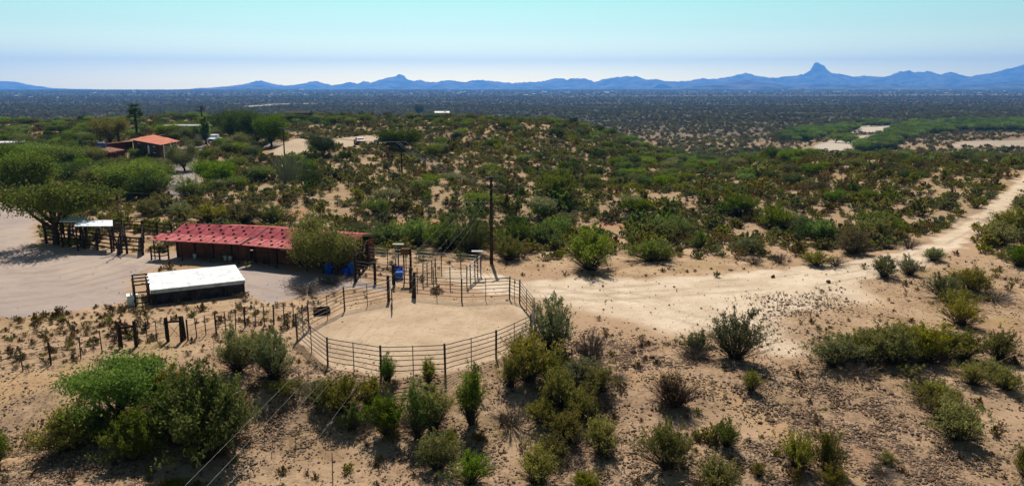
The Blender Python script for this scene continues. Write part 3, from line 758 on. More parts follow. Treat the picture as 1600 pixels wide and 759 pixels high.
MB().box((q[0], q[1], 0.32), (0.62, 0.7, 0.64), WZ).build('body', WHITE, bxx, bevel=0.02)
MB().box((q[0], q[1], 0.665), (0.68, 0.76, 0.05), WZ).build('lid', WHITE, bxx, bevel=0.012)

# ------------------------------------------------------------------ timber corral on the left with two sheet shades
Zc = (0.4, 0.75, 1.1, 1.42)
rail_fence('timber_fence', 'front timber rail fence of the corral facing the gravel yard', 'fence', [(70, 355), (88, 357), (108, 359), (129, 362), (150, 364), (172, 367), (196, 369), (221, 371)], 1.5, Zc, 0.10, 0.062, WOOD, WOOD)
rail_fence('timber_fence', 'rear timber rail fence of the corral behind the two sheet shades', 'fence', [(66, 341), (95, 341), (125, 342), (158, 343), (190, 344), (222, 345)], 1.5, Zc, 0.08, 0.05, WOOD, WOOD)
rail_fence('timber_fence', 'timber rail fence joining the corral to the red-roofed shed', 'fence', [(222, 345), (244, 347), (267, 350)], 1.7, (0.45, 0.85, 1.25, 1.6), 0.09, 0.05, WOOD, WOOD)
rail_fence('timber_fence', 'timber side fence closing the corral at the end nearest the red-roofed shed', 'fence', [(222, 346), (222, 354), (221, 362), (221, 371)], 1.5, Zc, 0.10, 0.062, WOOD, WOOD)
rail_fence('timber_fence', 'timber divider fence across the middle of the corral', 'fence', [(158, 344), (153, 354), (150, 364)], 1.5, Zc, 0.08, 0.05, WOOD, WOOD)
rail_fence('timber_fence', 'timber divider fence across the corral under the pale blue-white sheet shade', 'fence', [(112, 343), (108, 351), (106, 359)], 1.5, Zc, 0.08, 0.055, WOOD, WOOD)
rail_fence('timber_fence', 'timber divider fence across the corral between the sheet shades and the red-roofed shed', 'fence', [(192, 345), (190, 356), (188, 368)], 1.5, Zc, 0.08, 0.055, WOOD, WOOD)
rail_fence('timber_fence', 'short timber fence under the porch end of the red-roofed shed', 'fence', [(235, 385), (248, 386), (262, 384)], 1.1, (0.35, 0.7, 1.0), 0.07, 0.045, WOOD, WOOD)
def shade(c, label, zt, mat):
    A = [at(px, py, zt) for px, py in c]
    r = thing('sheet_shade', label, 'shade roof', (*np.mean([a[:2] for a in A], 0), 0))
    mb = MB(); V_ = [tuple(a) for a in A]; V_ = [(x, y, z+(0.12 if i > 1 else 0)) for i, (x, y, z) in enumerate(V_)]; V_ += [(x, y, z-.05) for x, y, z in V_]
    mb.add(V_, [(0, 1, 2, 3), (7, 6, 5, 4), (0, 4, 5, 1), (1, 5, 6, 2), (2, 6, 7, 3), (3, 7, 4, 0)]).build('roof', mat, r)
    cx_, cy_ = np.mean([a[:2] for a in A], 0)
    for a in A:
        x, y = a[0]+(cx_-a[0])*.06, a[1]+(cy_-a[1])*.06
        MB().tube([(x, y, hz(x, y)-.2), (x, y, zt-0.03)], 0.07).build('post', WOOD, r)
SHW = simple('pale blue white sheet', (0.68, 0.72, 0.76), 0.5, 0, 0.1, 1.0)
shade([(92, 346), (132, 346), (134, 341), (96, 341)], 'white sheet shade over the corral, half hidden by the big mesquite tree', 2.3, WHITEROOF)
shade([(116, 353), (176, 353), (176, 346), (122, 346)], 'pale blue-white sheet shade over the middle of the corral', 2.2, SHW)

# ------------------------------------------------------------------ braces, wire gate and wire fences lower left
def h_brace(pA, pB, label, zA=1.35, third=None):
    A, B = gnd(*pA), gnd(*pB)
    r = thing('brace_frame', label, 'fence brace', (A[0], A[1], A[2]))
    for P_, zt in ((A, zA), (B, zA+.08)):
        MB().tube([(P_[0], P_[1], P_[2]-.3), (P_[0]+random.uniform(-.04, .04), P_[1], P_[2]+zt)], 0.095, 9).build('post', WOOD, r, smooth=True)
    MB().tube([(A[0], A[1]-.01, A[2]+zA*.82), (B[0], B[1]-.01, B[2]+zA*.86)], 0.06, 8).build('crossbar', WOOD, r, smooth=True)
    mb = MB()
    mb.tube([(A[0], A[1], A[2]+zA*.8), (B[0], B[1], B[2]+.15)], 0.012, 4); mb.tube([(B[0], B[1], B[2]+zA*.8), (A[0], A[1], A[2]+.15)], 0.012, 4)
    mb.build('brace_wire', WIREM, r)
    return A, B
def Gz(px, py): return gnd(px, py)
A1, B1 = h_brace((190, 543), (213, 541), 'dark timber brace frame left of the wire gate, above the green tree')
A2, B2 = h_brace((263, 533), (284, 533), 'dark timber brace frame right of the wire gate, with a third leaning post')
p = gnd(290, 529)
tag(MB().tube([(p[0], p[1], p[2]-.3), (p[0]-.1, p[1], p[2]+1.3)], 0.08, 8).build('leaning_post', WOOD, smooth=True), 'third dark timber post leaning beside the right brace frame', 'post')
wg = thing('wire_gate', 'slack wire gate hung between the two dark timber brace frames', 'gate', tuple(B1))
mb = MB()
for z in (0.3, 0.55, 0.8, 1.05, 1.25):
    pts = []
    for t in np.linspace(0, 1, 9):
        q = B1*(1-t)+A2*t; pts.append((q[0], q[1], q[2]+z-0.06*math.sin(math.pi*t)))
    mb.tube(pts, 0.011, 4)
mb.build('wire_strands', WIREM, wg)
for t in (0.08, 0.35, 0.65, 0.93):
    q = B1*(1-t)+A2*t; MB().tube([(q[0], q[1], q[2]+.15), (q[0], q[1], q[2]+1.3)], 0.022, 6).build('stay', WOOD, wg)
def wire_fence(label, base, h=1.2, strands=4):
    P = [gnd(*q) for q in base]
    r = thing('wire_fence', label, 'fence', tuple(P[0]))
    for i, q in enumerate(P):
        MB().tube([(q[0], q[1], q[2]-.2), (q[0]+random.uniform(-.06, .06), q[1]+random.uniform(-.05, .05), q[2]+h*random.uniform(.93, 1.1))], 0.03 if i % 3 else 0.045, 6).build('post', WOOD if i % 3 == 0 else RUST, r)
    for a, b in zip(P[:-1], P[1:]):
        mb = MB()
        for k in range(strands):
            z = h*(0.25+0.7*k/(strands-1)); m_ = (a+b)/2
            mb.tube([(a[0], a[1], a[2]+z), (m_[0], m_[1], m_[2]+z-.03), (b[0], b[1], b[2]+z)], 0.010, 4)
        mb.build('wire_strands', RUST, r)
wire_fence('wire fence on thin posts from the right brace frame to the round pen', [(294, 532), (308, 528), (322, 523), (338, 519), (353, 516), (368, 514), (383, 511), (399, 510), (413, 508), (428, 507), (444, 506), (459, 508)])
wire_fence('wire fence on a few leaning stakes running left from the brace frame', [(187, 545), (160, 552), (126, 560), (80, 570), (36, 580), (-20, 592)])

# lone rod in the foreground
p = gnd(520, 756)
tag(MB().tube([(p[0], p[1], p[2]-.2), (p[0]+.03, p[1], p[2]+1.35)], 0.022, 7, 0.016).build('iron_rod', RUST, smooth=True), 'lone thin iron rod standing upright in the near bare soil', 'rod')
p = gnd(886, 524)
tag(MB().tube([(p[0], p[1], p[2]-.2), (p[0]+.03, p[1], p[2]+1.0)], 0.09, 8).build('short_post', WOOD, smooth=True), 'short dark post among the shrubs right of the round pen', 'post')

# ------------------------------------------------------------------ power poles and wires
def power_pole(base, h, r0, label, arms, rz):
    x, y, z = base
    rt = thing('power_pole', label, 'power pole', base)
    MB().tube([(x, y, z-.5), (x, y, z+h*.5), (x, y, z+h)], r0, 10, r0*.7).build('pole', POLEW, rt, smooth=True)
    tips = []
    for (za, la, ra) in arms:
        c, s_ = math.cos(rz+ra), math.sin(rz+ra)
        cr = MB().box((x-s_*0.14, y+c*0.14, z+h-za), (la, 0.09, 0.11), rz+ra).build('crossarm', POLEW, rt)
        for d in (-.46, -.2, .2, .46):
            q = (x-s_*0.14+c*la*d, y+c*0.14+s_*la*d, z+h-za+.055)
            MB().lathe(q, [(0.015, 0), (0.015, .07), (.045, .08), (.05, .13), (.03, .17)], 8).build('insulator', STEEL, rt, smooth=True)
            tips.append((q[0], q[1], q[2]+.15))
        br = MB()
        for d in (-.3, .3):
            br.tube([(x-s_*.09+c*la*d, y+c*.09+s_*la*d, z+h-za), (x, y, z+h-za-.45)], 0.015, 4)
        br.build('arm_brace', STEEL, rt)
    return tips, (x, y, z+h)
pb = at(768, 411, 0.0); pb[2] = hz(pb[0], pb[1])
zt_ = at_y(767, 277, pb[1])[2]
tips, top0 = power_pole(tuple(pb), zt_-pb[2], 0.15, 'tall dark power pole with two crossarms, at the corner of the small pens', [(0.15, 1.0, 1.1), (0.75, 1.75, 0.0)], -0.03)
pb2 = gnd(628, 271); h2 = at_y(628, 222, pb2[1])[2]-pb2[2]
tips2, top2 = power_pole(tuple(pb2), h2, 0.13, 'dark power pole on the hillside in front of a dense round tree', [(0.2, 1.6, 0)], 0.25)
pb3 = gnd(445, 250); h3 = at_y(445, 200, pb3[1])[2]-pb3[2]
tips3, top3 = power_pole(tuple(pb3), h3, 0.13, 'dark power pole rising behind the pale cactus clump', [(0.2, 1.6, 0)], 0.4)
pb4 = gnd(418, 206); h4 = at_y(418, 178, pb4[1])[2]-pb4[2]
power_pole(tuple(pb4), h4, 0.14, 'pale distant power pole near the dark low house', [(0.2, 1.8, 0)], 0.2)
def wire(a, b, sag, label, mat=DARKWIRE, r=0.013, group=None):
    a, b = Vector(a), Vector(b); pts = []
    for t in np.linspace(0, 1, 25):
        q = a.lerp(b, t); q.z -= sag*4*t*(1-t); pts.append(q)
    o = MB().tube(pts, r, 5, cap=False).build('power_wire', mat, smooth=True); tag(o, label, 'wire', group)
for i, (ti, nm) in enumerate(((0, 'first'), (1, 'second'), (3, 'third'))):
    wire(tips[4+ti], tips2[min(ti, 3)], 0.7, nm+' from the left of three wires between the tall pole and the hillside pole', DARKWIRE, 0.016)
for i, ti in enumerate((0, 1, 3)):
    wire(tips2[ti], tips3[ti], 0.7, ('first', 'second', 'third')[i]+' of three wires from the hillside pole to the pole by the pale cactus', DARKWIRE, 0.018)
# five spans crossing the foreground to the next pole behind the camera
names = ('leftmost of the five wires crossing the near foreground from the tall pole', 'second from left of the five wires crossing the near foreground', 'middle one of the five wires crossing the near foreground', 'second from right of the five wires crossing the near foreground', 'rightmost of the five wires crossing the near foreground')
for i, (sx_, (px, py)) in enumerate(zip((4, 5, 6, 7, 0), ((268, 759), (304, 759), (350, 745), (392, 720), (520, 640)))):
    a = np.array(tips[sx_]) if i < 4 else np.array([pb[0], pb[1], 5.2])
    zz = 6.2 if i < 4 else 4.6
    q = at(px, py, zz)
    e = a+(q-a)*1.9
    wire(a, e, 0.25, names[i], WIREM, 0.0032)
wire((pb[0], pb[1], 4.9), (-62, 78, 4.6), 0.5, 'low service wire running left from the tall pole behind the red-roofed shed', DARKWIRE, 0.014)
#@@HOUSES

# ------------------------------------------------------------------ houses, cars
def quad_slab(mb, pts, th):
    V_ = [tuple(p) for p in pts]+[(p[0], p[1], p[2]-th) for p in pts]; k = len(pts)
    mb.add(V_, [tuple(range(k)), tuple(range(2*k-1, k-1, -1))]+[(i, k+i, k+(i+1) % k, (i+1) % k) for i in range(k)])
    return mb
# main house: low hipped roof in terracotta
HY = gnd(240, 240)
hb = HY[2]
hA, hB, hC, hD = at(203, 218, hb+2.7), at(251, 226.5, hb+2.7), at(281, 220.5, hb+2.7), at(240, 210.5, hb+2.9)
house = thing('house', 'low dark-walled house with a broad terracotta red roof among the trees', 'house', (*((hA+hC)/2)[:2], hb))
pk1 = (hA*0.55+hC*0.45); pk1 = np.array([*(pk1[:2]*0.62+hB[:2]*0.1+hD[:2]*0.28), hb+3.25])
pk2 = np.array([*((hC*0.45+hD*0.30+hB*0.25)[:2]), hb+3.25])
mb = MB()
mb.add([hA, hB, hC, hD, pk1, pk2], [(0, 1, 5, 4), (1, 2, 5), (2, 3, 4, 5), (3, 0, 4), (0, 3, 2, 1)])
mb.build('roof', TILE, house)
cen = (hA+hB+hC+hD)/4
ins = [cen[:2]+(p[:2]-cen[:2])*0.86 for p in (hA, hB, hC, hD)]
for i, nm in ((0, 'front_wall'), (1, 'side_wall'), (2, 'rear_wall'), (3, 'end_wall')):
    a, b2 = ins[i], ins[(i+1) % 4]; d = b2-a; ln = np.linalg.norm(d); mdl = (a+b2)/2
    MB().box((mdl[0], mdl[1], hb+1.2), (ln, 0.25, 2.9), math.atan2(d[1], d[0])).build('wall', ADOBE, house)
    if i < 2:
        nrm = np.array([d[1], -d[0]])/ln
        for t, w_, h_, z_ in ((0.25, 1.4, 1.1, 1.5), (0.6, 1.0, 2.0, 1.1), (0.82, 1.4, 1.1, 1.5)):
            c = a+d*t+nrm*0.14
            wn_ = MB().box((c[0], c[1], hb+z_), (w_, 0.06, h_), math.atan2(d[1], d[0])).build('window' if h_ < 1.5 else 'door', GLASS if h_ < 1.5 else WHITE, house)
            if h_ < 1.5:
                fr = MB(); c2 = a+d*t+nrm*0.18; rz = math.atan2(d[1], d[0])
                fr.box((c2[0], c2[1], hb+z_-h_/2-.05), (w_+.2, 0.08, 0.1), rz).box((c2[0], c2[1], hb+z_+h_/2+.05), (w_+.2, 0.08, 0.1), rz)
                o = fr.build('sill', WHITE, wn_)
for d in (0.15, 0.5, 0.85):
    q = hB*(1-d)+hC*d; q = cen[:2]+(q[:2]-cen[:2])*0.97
    MB().tube([(q[0], q[1], hb-.4), (q[0], q[1], hb+2.65)], 0.09, 6).build('veranda_post', WHITE, house)
# linking wall and low west wing
lA, lB = at(168, 229, hb+1.6), at(206, 222, hb+2.0)
wing_z = hb+1.9
wq = [at(152, 233, wing_z), at(172, 238, wing_z), at(195, 234, wing_z), at(170, 229.5, wing_z)]
wing = thing('low_outbuilding', 'low brown flat-roofed outbuilding left of the terracotta-roofed house', 'outbuilding', (*np.mean([p[:2] for p in wq], 0), hb))
quad_slab(MB(), wq, 0.2).build('roof', BROWNROOF, wing)
wc = np.mean([p[:2] for p in wq], 0)
for i in range(4):
    a = wc+(wq[i][:2]-wc)*0.9; b2 = wc+(wq[(i+1) % 4][:2]-wc)*0.9; d = b2-a
    MB().box((*((a+b2)/2), hb+0.7), (np.linalg.norm(d), 0.2, 2.0), math.atan2(d[1], d[0])).build('wall', MAROON, wing)
d = lB-lA; mdl = (lA+lB)/2
r = thing('maroon_wall', 'long maroon boundary wall joining the outbuilding to the terracotta-roofed house', 'wall', (mdl[0], mdl[1], hb))
MB().box((mdl[0], mdl[1], hb+0.9), (np.linalg.norm(d[:2]), 0.3, 2.4), math.atan2(d[1], d[0])).build('wall', MAROON, r)
MB().box((mdl[0], mdl[1], hb+2.16), (np.linalg.norm(d[:2])+.1, 0.45, 0.1), math.atan2(d[1], d[0])).build('coping', TILE, r)
q = at(159, 231, wing_z+.02)
r = thing('roof_cooler', 'blue cooler unit on the brown outbuilding roof', 'cooler', tuple(q))
MB().box((q[0], q[1], q[2]+.45), (1.5, 1.1, 0.85), 0.3).build('body', simple('blue cover', (0.08, 0.11, 0.26)), r, bevel=0.08)
MB().box((q[0], q[1], q[2]+.95), (1.1, 0.8, 0.14), 0.3).build('cover', simple('pale cover', (0.4, 0.42, 0.5)), r, bevel=0.04)
def small_building(px, pb, w, dpt, h, rz, label, wall, roof, pitch=0.5, cat='house', name='building', par=0.35, group=None, wins=3):
    g = gnd(px, pb); c = np.array([g[0], g[1]+dpt/2])
    r = thing(name, label, cat, (c[0], c[1], g[2]), group)
    M = Matrix.Rotation(rz, 3, 'Z')
    def T(x, y, z): v = M @ Vector((x, y, 0)); return (c[0]+v.x, c[1]+v.y, g[2]+z)
    MB().box((c[0], c[1], g[2]+h/2-.4), (w, dpt, h+.8), rz).build('wall', wall, r)
    mb = MB(); o = par; a, b2 = w/2+o, dpt/2+o
    if pitch > 0:
        V_ = [T(-a, -b2, h), T(a, -b2, h), T(a, b2, h), T(-a, b2, h), T(-a, 0, h+pitch), T(a, 0, h+pitch)]
        mb.add(V_, [(0, 1, 5, 4), (2, 3, 4, 5), (1, 2, 5), (3, 0, 4), (0, 3, 2, 1)])
    else:
        quad_slab(mb, [T(-a, -b2, h+.2), T(a, -b2, h+.2), T(a, b2, h+.2), T(-a, b2, h+.2)], 0.25)
    mb.build('roof', roof, r)
    for i in range(wins):
        x = -w/2+w*(i+.5)/wins
        q = T(x, -dpt/2-.03, h*.55); MB().box(q, (min(1.6, w/wins*.5), .08, h*.4), rz).build('window', GLASS, r)
    return r
small_building(282, 211, 9, 6, 1.9, -0.2, 'pale grey flat-roofed building behind the terracotta-roofed house', STUCCO, GREYROOF, 0)
small_building(462, 186, 10, 8, 2.4, 0.1, 'long dark low house under a brown-grey roof on the far ridge', ADOBE, simple('brown grey roof', (0.07, 0.06, 0.055)), 0.9)
small_building(661, 183, 8, 7, 1.9, 0.15, 'larger white house on the far ridge beside a round dark tree', STUCCO, WHITEROOF, 1.0)
small_building(690, 183, 5.5, 5, 1.7, 0.1, 'smaller white building to the right of the white ridge house', STUCCO, WHITEROOF, 0.6)
small_building(768, 184, 5, 4, 1.0, 0.0, 'small terracotta-roofed house barely showing over the far ridge', ADOBE, TILE, 0.9)
small_building(6, 233, 6, 4.5, 1.3, 0.1, 'white-roofed shed cut off among the trees on the left', STUCCO, WHITEROOF, 0.25)
def car(px, pb, rz, label, paint, pickup=False, name='parked_car', scale=1.0):
    g = gnd(px, pb); r = thing(name, label, 'pickup truck' if pickup else 'car', tuple(g))
    M = Matrix.Rotation(rz, 3, 'Z')
    def T(x, y, z): v = M @ Vector((x*scale, y*scale, z*scale)); return (g[0]+v.x, g[1]+v.y, g[2]+v.z)
    def prof(pts, hw, nm, mat, tp=1.0, zt=None):
        mb = MB(); k = len(pts)
        hws = [hw*(tp if (zt and z > zt) else 1.0) for y, z in pts]
        V_ = [T(-w_, y, z) for w_, (y, z) in zip(hws, pts)]+[T(w_, y, z) for w_, (y, z) in zip(hws, pts)]
        mb.add(V_, [tuple(range(k))[::-1], tuple(range(k, 2*k))]+[(i, (i+1) % k, k+(i+1) % k, k+i) for i in range(k)])
        return mb.build(nm, mat, r, bevel=0.05*scale)
    if pickup:
        prof([(-2.7, .45), (2.6, .45), (2.7, .95), (-.1, 1.05), (-1.3, 1.1), (-2.6, 1.0), (-2.75, .7)], .95, 'body', paint)
        prof([(-1.35, 1.05), (-.75, 1.75), (.75, 1.78), (.95, 1.05)], .86, 'cab', paint, .86, 1.3)
        prof([(-1.27, 1.13), (-.79, 1.66), (-.72, 1.66), (-1.1, 1.13)], .74, 'windscreen', GLASS, .86, 1.3)
    else:
        prof([(-2.25, .35), (2.2, .35), (2.25, .8), (1.6, .95), (-1.1, .98), (-2.1, .8), (-2.3, .6)], .88, 'body', paint)
        prof([(-1.15, .94), (-.45, 1.42), (.8, 1.42), (1.6, .92)], .78, 'cab', paint, .84, 1.1)
        prof([(1.5, .99), (.86, 1.38), (.80, 1.38), (1.2, .99)], .68, 'rear_window', GLASS, .84, 1.1)
        prof([(-1.1, .99), (-.5, 1.36), (-.4, 1.36), (-.7, .99)], .70, 'windscreen', GLASS, .84, 1.1)
    for sx in (-1, 1):
        for y in (-1.6 if pickup else -1.4, 1.65 if pickup else 1.35):
            mb = MB(); a, b2 = T(sx*.95*.95, y, .36), T(sx*.72, y, .36)
            wl_ = mb.tube([a, b2], .36*scale, 14).build('wheel', TYRE, r, smooth=False)
        MB().box(T(sx*.62, -2.76 if pickup else -2.28, .78 if pickup else .66), (.32, .08, .18), rz).build('headlight', LAMPG, r)
    if pickup:
        MB().box(T(0, -2.78, .78), (.85, .06, .22), rz).build('grille', TYRE, r)
        MB().box(T(0, -2.8, .5), (1.85, .12, .16), rz).build('bumper', STEEL, r)
    return r
car(336, 223, 0.08, 'white pickup truck facing the camera beside the dark grove', CARW, True, 'pickup_truck', 1.05)
car(562, 225.5, math.pi+0.35, 'dark maroon car parked on the bare dirt lot', CARR, False)
car(600, 225, math.pi/2+.2, 'small black car at the right end of the bare dirt lot, behind the bushes', CARD, False, 'parked_car', 0.9)
# far town: small pale buildings scattered at the foot of the mountains
rt = np.random.RandomState(5)
tones = [simple('town wall '+k, c, 0.9, 0, 0.1, 0.3) for k, c in (('white', (0.62, 0.62, 0.6)), ('cream', (0.45, 0.4, 0.34)), ('grey', (0.3, 0.3, 0.32)))]
tr = [simple('town pale roof', (0.6, 0.6, 0.6)), simple('town grey roof', (0.5, 0.5, 0.5)), simple('town brown roof', (0.3, 0.2, 0.16))]
proto_meshes = {}
def town_house(px, py, w, dpt, h, k, label, group):
    g = gnd(px, py); g = np.array([g[0], g[1], hz(g[0], g[1])])
    key = k
    if key not in proto_meshes:
        me = bpy.data.meshes.new('building')
        mb = MB(); mb.box((0, 0, .45), (1, 1, 1.1))
        mb.cur = 1
        if k % 2 == 0: mb.add([(-.54, -.54, 1), (.54, -.54, 1), (.54, .54, 1), (-.54, .54, 1), (-.54, 0, 1.4), (.54, 0, 1.4)], [(0, 1, 5, 4), (2, 3, 4, 5), (1, 2, 5), (3, 0, 4), (0, 3, 2, 1)])
        else: mb.box((0, 0, 1.03), (1.05, 1.05, .08))
        me.from_pydata(mb.v, [], mb.f); me.materials.append(tones[k % 3]); me.materials.append(tr[(k//2) % 3])
        me.polygons.foreach_set('material_index', mb.m); proto_meshes[key] = me
    o = bpy.data.objects.new('town_building', proto_meshes[key]); COL.objects.link(o)
    o.location = g; o.scale = (w, dpt, h); o.rotation_euler = (0, 0, rt.uniform(-.4, .4))
    tag(o, label, 'building', group)
for x0, x1, y0, y1, cnt, where in ((20, 380, 144, 158, 26, 'at the foot of the left mountains'), (380, 640, 143, 160, 40, 'below the flat-topped peak left of centre'), (640, 900, 142, 153, 36, 'below the middle mountains'), (860, 1200, 143, 150, 34, 'right of centre near the pale road strip'), (1200, 1620, 141.5, 148, 36, 'below the tall rock butte on the right')):
    for i in range(cnt):
        px = rt.uniform(x0, x1); py = y0+(y1-y0)*rt.beta(1.2, 2.2)
        big = rt.rand() < 0.13
        tone = rt.randint(0, 6) if rt.rand() > 0.35 else rt.choice([0, 2])
        g = gnd(px, py); sc = g[1]/1186.0
        w = (rt.uniform(5, 9) if big else rt.uniform(1.8, 4.2))*sc; h = min(rt.uniform(.7, 1.5)*sc, 7)
        town_house(px, py, w, min(w, 22)*rt.uniform(.5, .9), h, int(tone), ('long pale building in the far town ' if big else 'small pale building in the far town ')+where, ('long' if big else 'small')+' far town buildings '+where)

# ------------------------------------------------------------------ plants: materials
LEAF = {
 'olive':  leafmat('creosote leaf olive', (0.15, 0.155, 0.024), (0.28, 0.27, 0.05), 0.40, (0.19, 0.14, 0.045)),
 'green':  leafmat('leaf mid green', (0.075, 0.125, 0.015), (0.165, 0.225, 0.03), 0.40, (0.19, 0.17, 0.035), 0.06),
 'bright': leafmat('leaf bright green', (0.085, 0.155, 0.02), (0.17, 0.25, 0.042), 0.42, (0.22, 0.24, 0.04), 0.05),
 'dark':   leafmat('leaf dark green', (0.035, 0.065, 0.012), (0.08, 0.12, 0.024), 0.30, (0.1, 0.09, 0.03), 0.05),
 'grey':   leafmat('leaf grey green', (0.115, 0.135, 0.045), (0.205, 0.225, 0.08), 0.34, (0.19, 0.155, 0.075), 0.15),
 'brown':  leafmat('dry leaf brown', (0.125, 0.08, 0.03), (0.21, 0.14, 0.048), 0.3, (0.13, 0.13, 0.03), 0.25),
}
TWIG = simple('dry grey twigs', (0.15, 0.12, 0.10), 0.95, 0, 0.4, 12, (0.08, 0.06, 0.05))
TWIGD = simple('dark purple brown twigs', (0.085, 0.05, 0.045), 0.95, 0, 0.4, 12, (0.045, 0.028, 0.025))
STEM = simple('shrub stems', (0.075, 0.058, 0.05), 0.95, 0, 0.4, 12, (0.03, 0.023, 0.02))
BARK = simple('mesquite bark', (0.055, 0.042, 0.034), 0.95, 0, 0.4, 8, (0.03, 0.022, 0.018))

def rib(P, r0, r1, k=3):
    """many polylines as thin 3-sided tubes; P (m, s, 3)"""
    m, s, _ = P.shape
    T = np.gradient(P, axis=1); T /= np.linalg.norm(T, axis=2, keepdims=True)+1e-9
    A = np.where(np.abs(T[..., 2:3]) < 0.9, np.array([0, 0, 1.0]), np.array([1.0, 0, 0]))
    U = np.cross(T, A); U /= np.linalg.norm(U, axis=2, keepdims=True)+1e-9
    Wv = np.cross(T, U)
    rr = np.linspace(0, 1, s)[None, :]
    r0 = np.asarray(r0).reshape(-1, 1)*np.ones((m, 1)); r1 = np.asarray(r1).reshape(-1, 1)*np.ones((m, 1))
    rad = r0+(r1-r0)*rr
    ang = np.arange(k)*2*np.pi/k
    Vv = P[:, :, None, :]+rad[:, :, None, None]*(U[:, :, None, :]*np.cos(ang)[None, None, :, None]+Wv[:, :, None, :]*np.sin(ang)[None, None, :, None])
    idx = np.arange(m*s*k).reshape(m, s, k)
    f = np.stack([idx[:, :-1], np.roll(idx, -1, 2)[:, :-1], np.roll(idx, -1, 2)[:, 1:], idx[:, 1:]], -1).reshape(-1, 4)
    return Vv.reshape(-1, 3), f
def leafquads(rs, C, size, asp=1.7, up=0.35):
    n_ = len(C)
    d = rs.normal(size=(n_, 3)); d[:, 2] += up; d /= np.linalg.norm(d, axis=1, keepdims=True)
    e = np.cross(d, rs.normal(size=(n_, 3))); e /= np.linalg.norm(e, axis=1, keepdims=True)+1e-9
    s = (size*rs.uniform(0.6, 1.35, n_))[:, None]
    a = d*s*asp*.5; b2 = e*s*.5
    Vv = np.stack([C-a, C+b2, C+a, C-b2], 1).reshape(-1, 3)
    f = np.arange(n_*4).reshape(n_, 4)
    t = np.repeat(rs.rand(n_), 4)
    return Vv, f, t
def bez(p0, p1, p2, s):
    t = np.linspace(0, 1, s)[None, :, None]
    return p0[:, None]*(1-t)**2+2*p1[:, None]*t*(1-t)+p2[:, None]*t**2
def gen_shrub(seed, r, h, nst, ntw, nlf, ls, leafy=0.35, droop=0.0, low=0.28, asp=2.3):
    """many-stemmed desert shrub: fan of stems from the base, twigs, small leaves on the outer part. Returns stems (V,F) and leaves (V,F,T)."""
    rs = np.random.RandomState(seed)
    az = rs.uniform(0, 2*np.pi, nst)+.35*np.sin(rs.uniform(0, 6.28, nst)*1.0); el = np.sqrt(rs.uniform(0.02, 1, nst))
    lob = 1+0.28*np.sin(az*2+rs.uniform(0, 6))+0.2*np.sin(az*3+rs.uniform(0, 6))
    rad = el*r*lob*rs.uniform(.75, 1.22, nst)
    hh = h*np.sqrt(np.clip(1-(el*0.88)**2, .05, 1))*np.where(rs.rand(nst) < .2, rs.uniform(.95, 1.3, nst), rs.uniform(.45, 1.02, nst))
    b0 = np.stack([np.cos(az)*r*.13*rs.rand(nst), np.sin(az)*r*.13*rs.rand(nst), np.full(nst, -.06)], 1)
    tip = np.stack([np.cos(az)*rad, np.sin(az)*rad, hh], 1)
    mid = np.stack([np.cos(az)*rad*.45, np.sin(az)*rad*.45, hh*(.62+droop)], 1)+rs.normal(size=(nst, 3))*.05*r
    P = bez(b0, mid, tip, 6)
    V1, f1 = rib(P, rs.uniform(.008, .016, nst)*(.6+.4*h), .004)
    # twigs
    si = np.repeat(np.arange(nst), ntw); tt = rs.uniform(.35, .95, len(si))
    k = tt*5; k0 = np.clip(k.astype(int), 0, 4); fr = (k-k0)[:, None]
    st = P[si, k0]*(1-fr)+P[si, k0+1]*fr
    out = P[si, k0+1]-P[si, k0]; out /= np.linalg.norm(out, axis=1, keepdims=True)+1e-9
    dr = out+rs.normal(size=out.shape)*.55; dr[:, 2] += .25; dr /= np.linalg.norm(dr, axis=1, keepdims=True)
    ln = (rs.uniform(.12, .36, len(si))*(r+h)*.5)[:, None]
    en = st+dr*ln
    P2 = bez(st, st+dr*ln*.5+rs.normal(size=st.shape)*.02, en, 4)
    V2, f2 = rib(P2, .005, .003)
    # bare low skirt of dead stems
    ns = nst//2; a2 = rs.uniform(0, 6.28, ns); rr2 = r*rs.uniform(.4, .95, ns); p0 = np.stack([np.cos(a2)*.1*r, np.sin(a2)*.1*r, np.full(ns, -.03)], 1)
    p2 = np.stack([np.cos(a2)*rr2, np.sin(a2)*rr2, h*rs.uniform(.04, .4, ns)], 1); p1 = (p0+p2)/2; p1[:, 2] += h*.12
    V3, f3 = rib(bez(p0, p1, p2, 5), .007*(.6+.4*h), .003)
    V1, f1 = np.concatenate([V1, V3]), np.concatenate([f1, f3+len(V1)])
    # leaves along twigs and stem tips
    wq = np.clip(en[:, 2]/h-low, 0.03, 1)**1.3; wq /= wq.sum()
    q = rs.choice(len(si), nlf, p=wq); u = np.sqrt(rs.uniform(leafy**2, 1, nlf))[:, None]
    C = st[q]*(1-u)+en[q]*u+rs.normal(size=(nlf, 3))*.035*(r+h)*.5
    C[:, 2] = np.maximum(C[:, 2], .03)
    LV, LF, LT = leafquads(rs, C, ls, asp, .7)
    return (np.concatenate([V1, V2]), np.concatenate([f1, f2+len(V1)])), (LV, LF, LT)
